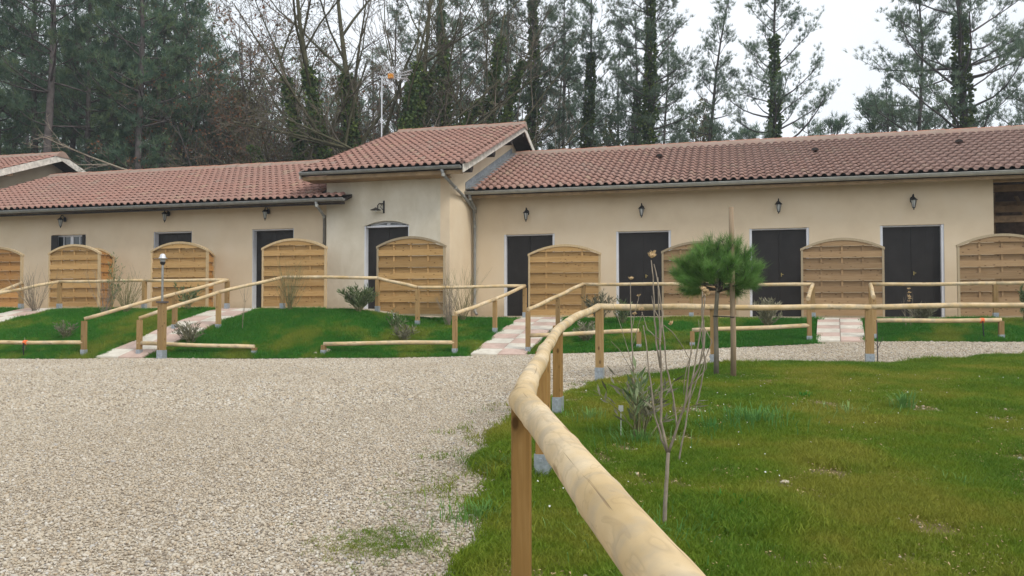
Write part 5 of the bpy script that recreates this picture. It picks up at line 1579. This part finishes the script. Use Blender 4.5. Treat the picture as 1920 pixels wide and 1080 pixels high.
n = 7000
X, Y = fan(n, 3.2, 11, -.05, .70)
ok = (lawn_sd(X, Y) > .05) & ((bare_patch(X, Y) > .35 + rng.random(n) * .6) | (rng.random(n) < .035)); X, Y = X[ok], Y[ok]
rot = np.stack([rng.normal(0, .4, len(X)), rng.normal(0, .4, len(X)), rng.uniform(0, 6.28, len(X))], -1)
scatter('lawn_pebbles', np.stack([X, Y, lawn_z(X, Y) + .006], -1), rot, rng.lognormal(-5.1, .45, len(X)), peb, kind='stuff', label='small pale pebbles on the bare spots of the near lawn', category='pebbles')
fl_ = []
for s in range(2):
    m = MB(); m.add([(math.cos(a) * (1 if i % 2 else .55), math.sin(a) * (1 if i % 2 else .55), .1 * (i % 2)) for i, a in enumerate(np.linspace(0, 2 * math.pi, 11)[:-1])], [tuple(range(10))]); fl_.append(data_obj('flower', new_mesh('flower', m.V, m.F, M['pvc'], False)))
n = 200
X, Y = fan(n, 3.6, 10, .0, .70); ok = (lawn_sd(X, Y) > .2) & (vnoise(X, Y, .8, 2) > .45); X, Y = X[ok], Y[ok]
rot = np.stack([rng.normal(.4, .3, len(X)), rng.normal(0, .3, len(X)), rng.uniform(0, 6.28, len(X))], -1); rot[:, 2] *= .1
scatter('lawn_flowers', np.stack([X, Y, lawn_z(X, Y) + .03], -1), rot, rng.uniform(.004, .008, len(X)), fl_, kind='stuff', label='tiny white flowers dotted over the near lawn', category='flowers')

# ================================================================== COARSE GRASS CLUMPS
def blades_mesh(name, n, h, w, rad, mat, seed, lean=.8):
    r_ = random.Random(seed); V = []; Fs = []
    for _ in range(n):
        a = r_.uniform(0, 6.28); o = abs(r_.gauss(0, rad)); ox, oy = o * math.cos(a), o * math.sin(a); hh = h * r_.uniform(.45, 1.1); a += r_.gauss(0, .7)
        ln = hh * lean * r_.uniform(.2, 1.3); ww = w * r_.uniform(.6, 1.2); px_, py_ = -math.sin(a) * ww / 2, math.cos(a) * ww / 2
        i = len(V)
        for s, wf in ((0, 1), (.35, 1), (.7, .7)):
            z = hh * math.sin(s * 1.35) / math.sin(1.35); r1 = ln * s ** 1.7
            V += [(ox + px_ * wf + math.cos(a) * r1, oy + py_ * wf + math.sin(a) * r1, z), (ox - px_ * wf + math.cos(a) * r1, oy - py_ * wf + math.sin(a) * r1, z)]
        V.append((ox + math.cos(a) * ln, oy + math.sin(a) * ln, hh * (1 - .25 * lean)))
        Fs += [(i, i + 1, i + 3, i + 2), (i + 2, i + 3, i + 5, i + 4), (i + 4, i + 5, i + 6)]
    return new_mesh(name, V, Fs, M[mat], False)
def clump(label, px, py, Y, n, h, w, rad, seed, mat='grass_tall'):
    q = at_y(px, py, Y)
    link('grass_clump', blades_mesh('grass_clump', n, h, w, rad, mat, seed), None, (q.x, q.y, float(lawn_z(q.x, q.y)) - .01), label=label, category='grass clump')
clump('wide coarse grass patch right of the bare sapling', 1420, 812, 6.55, 240, .15, .008, .28, 1)
clump('coarse grass patch between the oleander and the wide patch', 1330, 822, 6.3, 110, .11, .007, .22, 2)
clump('spiky grass clump in the middle of the near lawn', 1695, 782, 7.2, 80, .20, .009, .06, 3)
clump('low straggling grass right of the wide coarse patch', 1590, 792, 7.0, 60, .12, .008, .25, 4)
clump('small dark weed tuft far up the near lawn', 1512, 756, 7.9, 40, .07, .012, .07, 5, 'grass_slope')
clump('dense grass round the foot of the near oleander', 1200, 838, 5.9, 260, .13, .006, .24, 6)
clump('thin grass tuft behind the second rail post', 1105, 790, 6.9, 90, .13, .006, .14, 7)
clump('dark grass tuft at the lower edge of the near lawn', 1378, 965, 4.25, 60, .08, .006, .08, 8, 'grass_slope')
clump('long grass beside the near timber post', 900, 965, 4.2, 160, .09, .005, .16, 9)
clump('long grass left of the second rail post', 948, 880, 5.2, 130, .10, .005, .14, 10)
clump('fresh grass at the bottom edge behind the log', 1230, 1040, 3.75, 200, .10, .005, .25, 11)
clump('sparse pale tuft near the lower right of the lawn', 1800, 930, 4.6, 60, .07, .005, .2, 12)

# ================================================================== SHRUBS
def leaf_shrub(name, label, x, y, z, w, h, nst, nleaf, mat='oleander', seed=0, L=.11, W=.011, stem='twig_g', spread=.75, group=None, cat='shrub', base=.05, seeds=0, droop=0.0):
    r_ = random.Random(seed); m = MB(); C, D = [], []; tips = []
    for s in range(nst):
        a = r_.uniform(0, 6.28); rad = w / 2 * math.sqrt(r_.random()) * spread * 1.2
        hh = h * r_.uniform(.6, 1.0) * (1 - .35 * (rad / (w / 2 + .01)) ** 2)
        p0 = Vector((math.cos(a) * base * r_.random(), math.sin(a) * base * r_.random(), -.02)); p3 = Vector((math.cos(a) * rad, math.sin(a) * rad, hh))
        pts = [p0.lerp(p3, t) + Vector((math.cos(a) * rad * -.18 * math.sin(t * math.pi), math.sin(a) * rad * -.18 * math.sin(t * math.pi), 0)) + Vector((r_.gauss(0, .008), r_.gauss(0, .008), 0)) for t in np.linspace(0, 1, 6)]
        m.tube(pts, [.007 * (1 - .6 * t) for t in np.linspace(0, 1, 6)], 4, False)
        tips.append(pts[-1])
        for _ in range(nleaf):
            t = (.28 + .72 * r_.random() ** .7) * 5; i = min(4, int(t)); q = pts[i].lerp(pts[i + 1], t - i); dd = (pts[i + 1] - pts[i]).normalized()
            C.append(tuple(q)); b = r_.uniform(0, 6.28); D.append((math.cos(b) * .75 + dd.x, math.sin(b) * .75 + dd.y, dd.z * .9 + .15 - droop))
    t = thing(name, label, cat, (x, y, z), r_.uniform(0, 6), group)
    m.build('stems', M[stem], t)
    if nleaf: link('leaves', tri_cloud(np.array(C), np.array(D), 1, L, W, .15, M[mat], 'leaves', seed, leaf=True), t)
    return t
def twig_shrub(name, label, x, y, z, w, h, n, seed, stem='twig_g', levels=2, lean=0.0, r=.006, group=None, cat='shrub', sub=4):
    r_ = random.Random(seed); m = MB()
    for s in range(n):
        a = r_.uniform(0, 6.28); k1 = w / 2 * r_.uniform(.2, 1.0); hh = h * r_.uniform(.55, 1.0)
        d = Vector((math.cos(a) * k1 + lean * h, math.sin(a) * k1, hh))
        pts = bezier_pts(Vector((r_.gauss(0, .03), r_.gauss(0, .03), -.02)), d, d.length, 5, .02, .07, r_)
        m.tube(pts, [r * (1 - .7 * i / 5) for i in range(6)], 4, False)
        for _ in range(sub):
            i = r_.randint(1, 4); q = pts[i]; dd = (pts[i + 1] - pts[i]).normalized() + Vector((r_.uniform(-.6, .6), r_.uniform(-.6, .6), r_.uniform(0, .3)))
            s2 = bezier_pts(q, dd, d.length * r_.uniform(.2, .45), 3, .03, .1, r_); m.tube(s2, [r * .55, r * .45, r * .35, r * .2], 3, False)
    t = thing(name, label, cat, (x, y, z), r_.uniform(0, 6) if not lean else 0, group)
    m.build('stems', M[stem], t)
    return t
def sl(px, py, v):
    """point on the slope seen at this pixel column, at depth v (or fraction 0 foot - 1 edge)"""
    vv = -4.0
    for _ in range(12):
        u, z = at_v(px, py, vv)
        vv = float(vfoot(u)) + (float(vedge(u)) - float(vfoot(u))) * v
    x, y = uv2w(u, vv); return x, y, gz(u, min(vv, float(vedge(u)) - .001))
def pm(y): return F / y      # pixels per metre
def oshrub(label, px, t_, wpx, hpx, nst, nleaf, mat='oleander', seed=0, **k):
    x, y, z = sl(px, 590, t_); leaf_shrub('oleander', label, x, y, z, wpx / pm(y), hpx / pm(y), nst, nleaf, mat, seed, **k)
def tshrub(label, px, t_, wpx, hpx, n, seed, **k):
    x, y, z = sl(px, 590, t_); twig_shrub('bare_shrub', label, x, y, z, wpx / pm(y), hpx / pm(y), n, seed, **k)
oshrub('full green oleander left of the arched entrance door', 672, .93, 72, 56, 34, 30, 'oleander', 1, L=.13, W=.013)
oshrub('upper of two small oleanders on the slope before the entrance', 742, .55, 42, 40, 9, 20, 'oleander', 2, L=.12, W=.012)
oshrub('lower greyish oleander right behind the low rail before the entrance', 757, .30, 50, 38, 16, 20, 'oleander_g', 3, L=.11, W=.011)
oshrub('sparse leafy oleander behind the left ramp handrail', 352, .92, 60, 62, 14, 20, 'oleander', 4, L=.13, W=.013)
oshrub('greyish oleander low beside the path lamp', 358, .22, 78, 46, 26, 18, 'oleander_g', 5, L=.12, W=.011)
oshrub('small dull oleander on the far left slope', 124, .34, 50, 36, 18, 16, 'oleander_g', 6, L=.10, W=.010)
oshrub('tiny pale plant under the orange clip at the far left', 46, .10, 16, 26, 5, 10, 'oleander', 7, L=.09, W=.010)
oshrub('tall greyish oleander behind the middle ramp handrail', 1125, .72, 78, 74, 26, 22, 'oleander_g', 8, L=.13, W=.012)
oshrub('greener oleander right of the tall greyish one', 1168, .66, 46, 60, 14, 20, 'oleander', 9, L=.13, W=.012)
oshrub('low oleander behind the short low rail right of the ramp', 1098, .25, 58, 44, 22, 18, 'oleander_g', 10, L=.11, W=.011)
oshrub('round greyish oleander before the door right of the young pine', 1438, .45, 60, 66, 32, 22, 'oleander_g', 11, L=.11, W=.012)
oshrub('greyish oleander before the rightmost door', 1726, .60, 56, 46, 20, 20, 'oleander_g', 12, L=.12, W=.012)
oshrub('dark leafy oleander cut by the right picture edge', 1922, .7, 44, 90, 16, 24, 'oleander', 13, L=.12, W=.012)
tshrub('green-brown bare broom before the honey coloured screen', 543, .95, 92, 100, 34, 21)
tshrub('pale bare shrub with thin stems right of the entrance screen', 842, .72, 66, 92, 26, 22, stem='twig', r=.006)
tshrub('darker bare shrub at the foot of the downpipe', 868, .88, 90, 100, 30, 23, r=.005)
tshrub('wispy bare shrub between the first and second left screens', 66, .93, 110, 80, 34, 24, stem='twig')
tshrub('wispy bare shrub right of the window screen', 236, .90, 90, 84, 34, 25, stem='twig_g')
tshrub('thin bare shrub rising in front of the window screen', 196, .82, 90, 100, 14, 26, stem='twig', sub=5)
tshrub('single thin bare stem before the third left door', 455, .5, 12, 92, 2, 27, stem='twig', r=.005)
x, y, z = sl(205, 590, .85)
leaf_shrub('tall_oleander', 'tall leggy oleander with leaves only at its stem tips before the window screen', x, y, z, .75, 1.75, 7, 16, 'oleander', 31, L=.11, W=.013, spread=.8)
# stems with dried seed clusters
def seed_head(par, p, s, seed):
    r_ = random.Random(seed); m = MB()
    for _ in range(9):
        d = Vector((r_.gauss(0, .6), r_.gauss(0, .6), r_.uniform(.2, 1))).normalized(); q = Vector(p); u = d.cross(Vector((0, 0, 1))).normalized(); w = d.cross(u)
        V = [q, q + d * s * .5 + u * s * .16, q + d * s, q + d * s * .5 - u * s * .16, q + d * s * .5 + w * s * .13, q + d * s * .5 - w * s * .13]
        m.add(V, [(0, 1, 4), (1, 2, 4), (2, 3, 4), (3, 0, 4), (1, 0, 5), (2, 1, 5), (3, 2, 5), (0, 3, 5)])
    m.build('seed_head', M['seed'], par)
x, y, z = sl(1705, 590, .45)
t = twig_shrub('seed_stalk', 'thin stalks with dried seed heads before the rightmost door', x, y, z, .2, .78, 4, 33, stem='twig', r=.005)
for k_, (dx, dz) in enumerate(((0, .80), (.10, .72), (-.08, .66), (.16, .60), (-.16, .55), (.05, .64))): seed_head(t, (dx, 0, dz), .05, k_)

# ------------------------------------------------------------------ near oleander
q = at_y(1198, 835, 6.0); gz_ = float(lawn_z(q.x, q.y))
t = leaf_shrub('near_oleander', 'sparse oleander with drooping dark leaves standing in the near lawn', q.x + .02, q.y, gz_, .95, .62, 12, 12, 'oleander_g', 40, L=.13, W=.010, spread=.85, droop=.15)
t2 = leaf_shrub('near_oleander', 'greener upright oleander stems beside the drooping oleander', q.x - .03, q.y + .05, gz_, .30, .60, 6, 13, 'oleander', 41, L=.13, W=.014, spread=.8)
t = link('label_stick', None, None, (q.x - .12, q.y + .1, gz_), label='small pale plant label stuck in the near oleander', category='plant label')
m = MB(); m.box(-.003, .003, -.002, .002, 0, .24); m.build('stick', M['pvc'], t)
m = MB(); m.box(-.018, .018, -.003, -.0021, .20, .245); m.build('tag', M['pvc'], t)

# ------------------------------------------------------------------ near bare sapling, px traced stems at their own distance
def stems_from(name, label, Y, ground_px, paths, heads, stem='twig', cat='sapling'):
    q = at_y(*ground_px, Y); b = Vector((q.x, q.y, float(lawn_z(q.x, q.y)) - .01))
    t = thing(name, label, cat, b)
    for i, (pts, r0, r1, dy) in enumerate(paths):
        P = []
        for j, (px, py) in enumerate(pts):
            s = j / (len(pts) - 1); w = at_y(px, py, Y + dy * s * (1 if i else 1)); P.append(w - b)
        # smooth
        Q = []
        for j in range(len(P) - 1):
            for s in (0, .33, .66): Q.append(P[j].lerp(P[j + 1], s) + Vector((R.gauss(0, .0015), R.gauss(0, .0015), 0)))
        Q.append(P[-1])
        n = len(Q); m = MB(); m.tube(Q, [(.85 if i else 1) * (r0 + (r1 - r0) * j / (n - 1)) for j in range(n)], 7)
        m.build('trunk' if i == 0 else 'branch', M[stem], t, smooth=True)
    for k_, (px, py, dy, s) in enumerate(heads): seed_head(t, at_y(px, py, Y + dy) - b, s, 50 + k_)
    return t
stems_from('bare_sapling', 'bare pale sapling with a few dried seed heads standing behind the near log', 3.95, (1245, 1000),
  [([(1245, 1003), (1247, 960), (1249, 910), (1253, 848)], .0115, .009, 0),
   ([(1253, 852), (1241, 825), (1228, 780), (1220, 720), (1212, 650), (1206, 610)], .007, .003, .12),
   ([(1253, 850), (1240, 790), (1240, 730), (1238, 660), (1236, 590), (1233, 520)], .009, .0035, .0),
   ([(1253, 850), (1270, 800), (1285, 755), (1290, 700), (1297, 640)], .0085, .003, -.1),
   ([(1238, 690), (1230, 640), (1227, 580), (1224, 520), (1221, 488)], .006, .003, .05),
   ([(1238, 650), (1242, 590), (1235, 540), (1226, 495)], .0055, .003, .1),
   ([(1270, 800), (1262, 740), (1250, 690), (1246, 640), (1241, 575)], .006, .0035, .1),
   ([(1285, 760), (1300, 712), (1310, 690), (1320, 640), (1316, 560), (1322, 552)], .005, .003, -.1),
   ([(1290, 730), (1310, 690), (1320, 655), (1320, 600)], .0045, .0025, -.05),
   ([(1240, 640), (1228, 630), (1215, 618), (1203, 585)], .0035, .002, .1),
   ([(1245, 610), (1260, 622), (1280, 650), (1292, 672)], .003, .002, .1),
   ([(1237, 600), (1225, 575), (1222, 555)], .0035, .002, .1),
   ([(1297, 660), (1286, 700), (1282, 740)], .0035, .002, 0)],
  [(1221, 484, .05, .034), (1224, 478, .08, .030), (1203, 582, .1, .022), (1258, 610, .1, .028)])
stems_from('bare_sapling', 'second thin bare stem with two dried seed heads right of the bare sapling', 5.2, (1300, 905),
  [([(1268, 888), (1285, 800), (1297, 720), (1310, 640), (1319, 590), (1322, 556)], .006, .004, 0),
   ([(1290, 760), (1315, 690), (1335, 640), (1318, 0.0 + 610)], .004, .003, 0),
   ([(1300, 720), (1325, 690), (1320, 660), (1323, 620)], .004, .003, 0)],
  [(1321, 550, 0, .040), (1326, 556, 0, .034)])
stems_from('bare_sapling', 'tall dark stalk with a dried seed head just left of the young pine', 7.2, (1330, 800),
  [([(1300, 790), (1315, 720), (1322, 680), (1318, 640), (1316, 580), (1317, 545)], .007, .004, 0),
   ([(1318, 650), (1312, 620), (1310, 600)], .004, .002, 0)], [(1317, 545, 0, .05)])
stems_from('bare_sapling', 'twiggy little sapling with orange buds behind the near oleander', 7.0, (1190, 775),
  [([(1190, 778), (1188, 720), (1186, 660), (1183, 600), (1182, 530)], .009, .003, 0),
   ([(1187, 690), (1172, 640), (1160, 600), (1150, 570)], .004, .002, .1),
   ([(1188, 700), (1165, 660), (1146, 640)], .004, .002, -.1),
   ([(1184, 620), (1192, 580), (1198, 555)], .004, .002, .1),
   ([(1186, 650), (1200, 600), (1205, 585)], .0035, .002, 0)], [(1182, 525, 0, .04), (1198, 556, .1, .03), (1190, 590, 0, .03)])
stems_from('bare_sapling', 'thin dark leafless stem in the gravel right of the right hand rail post', 12.4, (1646, 683),
  [([(1646, 684), (1645, 640), (1644, 600)], .010, .006, 0), ([(1645, 655), (1652, 640), (1655, 632)], .006, .004, 0), ([(1646, 650), (1638, 640)], .006, .004, 0)], [], 'bark')

# ------------------------------------------------------------------ young pine on its stake
Y = 9.9
q = at_y(1343, 706, Y); b = Vector((q.x, q.y, float(lawn_z(q.x, q.y)) - .01))
t = thing('young_pine', 'young round-headed pine standing in the near lawn, tied beside a tall stake', 'young pine', b)
top = at_y(1345, 548, Y) - b
m = MB(); m.tube([(0, 0, -.03), (.004, 0, top.z * .3), (-.004, 0, top.z * .7), (top.x, 0, top.z), (top.x + .01, 0, top.z + .30)], [.036, .030, .027, .025, .014], 8)
tk = m.build('trunk', M['bark_l'], t, smooth=True)
m = MB(); C, D = [], []; r_ = random.Random(3)
ends = [(-68, -58, .0), (-50, -30, .25), (-62, -15, -.2), (-38, -75, -.2), (-20, -60, .3), (0, -88, 0), (20, -76, .2), (36, -92, -.1), (55, -60, .2), (66, -40, -.2), (60, -75, .0), (72, -12, .1), (48, -20, -.3), (-30, -40, -.35), (10, -60, -.4), (30, -50, .4), (-75, -35, .15), (-10, -100, .1), (44, 2, .2), (-48, 0, .1), (15, -95, -.15), (-25, -86, .2), (-42, -52, -.15), (-34, -62, .1), (58, -52, -.1), (-60, -62, -.1), (40, -70, .15)]
for (ex, ey, dy) in ends:
    e = Vector((top.x + ex * Y / F, dy * 1.1, top.z - ey * Y / F))
    c0 = Vector((top.x, 0, top.z + r_.uniform(0, .12)))
    mid_ = Vector((c0.x + (e.x - c0.x) * .6, dy * .6, c0.z + (e.z - c0.z) * .22))
    pts = [c0, c0.lerp(mid_, .6), mid_.lerp(e, .3), mid_.lerp(e, .7), e]
    m.tube(pts, [.013, .011, .009, .007, .005], 5, False)
    for s in np.linspace(0.0, 1, 14):
        p = mid_.lerp(e, s)
        for _ in range(3):
            C.append((p.x + r_.gauss(0, .02), p.y + r_.gauss(0, .02), p.z + r_.gauss(0, .015))); d = (e - mid_).normalized(); D.append((d.x * .9, d.y * .9, d.z + .25))
    for _ in range(5):
        o = bezier_pts(mid_.lerp(e, r_.uniform(.2, .8)), (e - mid_).normalized() + Vector((r_.gauss(0, .7), r_.gauss(0, .7), .2)), .16, 2, .1, .1, r_)
        m.tube(o, [.006, .005, .004], 4, False)
        for s in (0, .4, .8, 1):
            p = o[0].lerp(o[-1], s); d = (o[-1] - o[0]).normalized(); C.append(tuple(p)); D.append((d.x, d.y, d.z + .2))
m.build('branches', M['bark'], t)
link('crown', tri_cloud(np.array(C), np.array(D), 22, .125, .0032, .62, M['needle_s'], 'crown', 3), t)
q2 = at_y(1375, 708, Y - .12)
sb = Vector((q2.x, q2.y, float(lawn_z(q2.x, q2.y)) - .05)); sh = at_y(1373, 388, Y - .12).z - sb.z
t = thing('stake', 'tall round wooden stake beside the young pine, rising above its crown', 'stake', sb)
m = MB(); m.tube([(0, 0, 0), (.004, 0, sh * .25), (-.004, 0, sh * .5), (-.008, 0, sh * .8), (-.012, 0, sh)], [.036, .034, .033, .032, .031], 12)
o = m.build('pole', M['stake'], t); o.data.polygons.foreach_set('use_smooth', [len(p.vertices) == 4 for p in o.data.polygons])
m = MB(); zt_ = .78
xx = q.x - q2.x; yy = q.y - q2.y
m.tube([(-.036, -.02, zt_), (-.0, -.042, zt_), (.036, .0, zt_), (.03, .03, zt_), (xx + .03, yy + .035, zt_ + .01), (xx - .03, yy + .03, zt_ + .01), (xx - .036, yy - .01, zt_ + .01), (xx, yy - .036, zt_ + .01), (-.036, -.02, zt_ + .004)], .006, 5)
m.build('tie', M['rubber'], t)
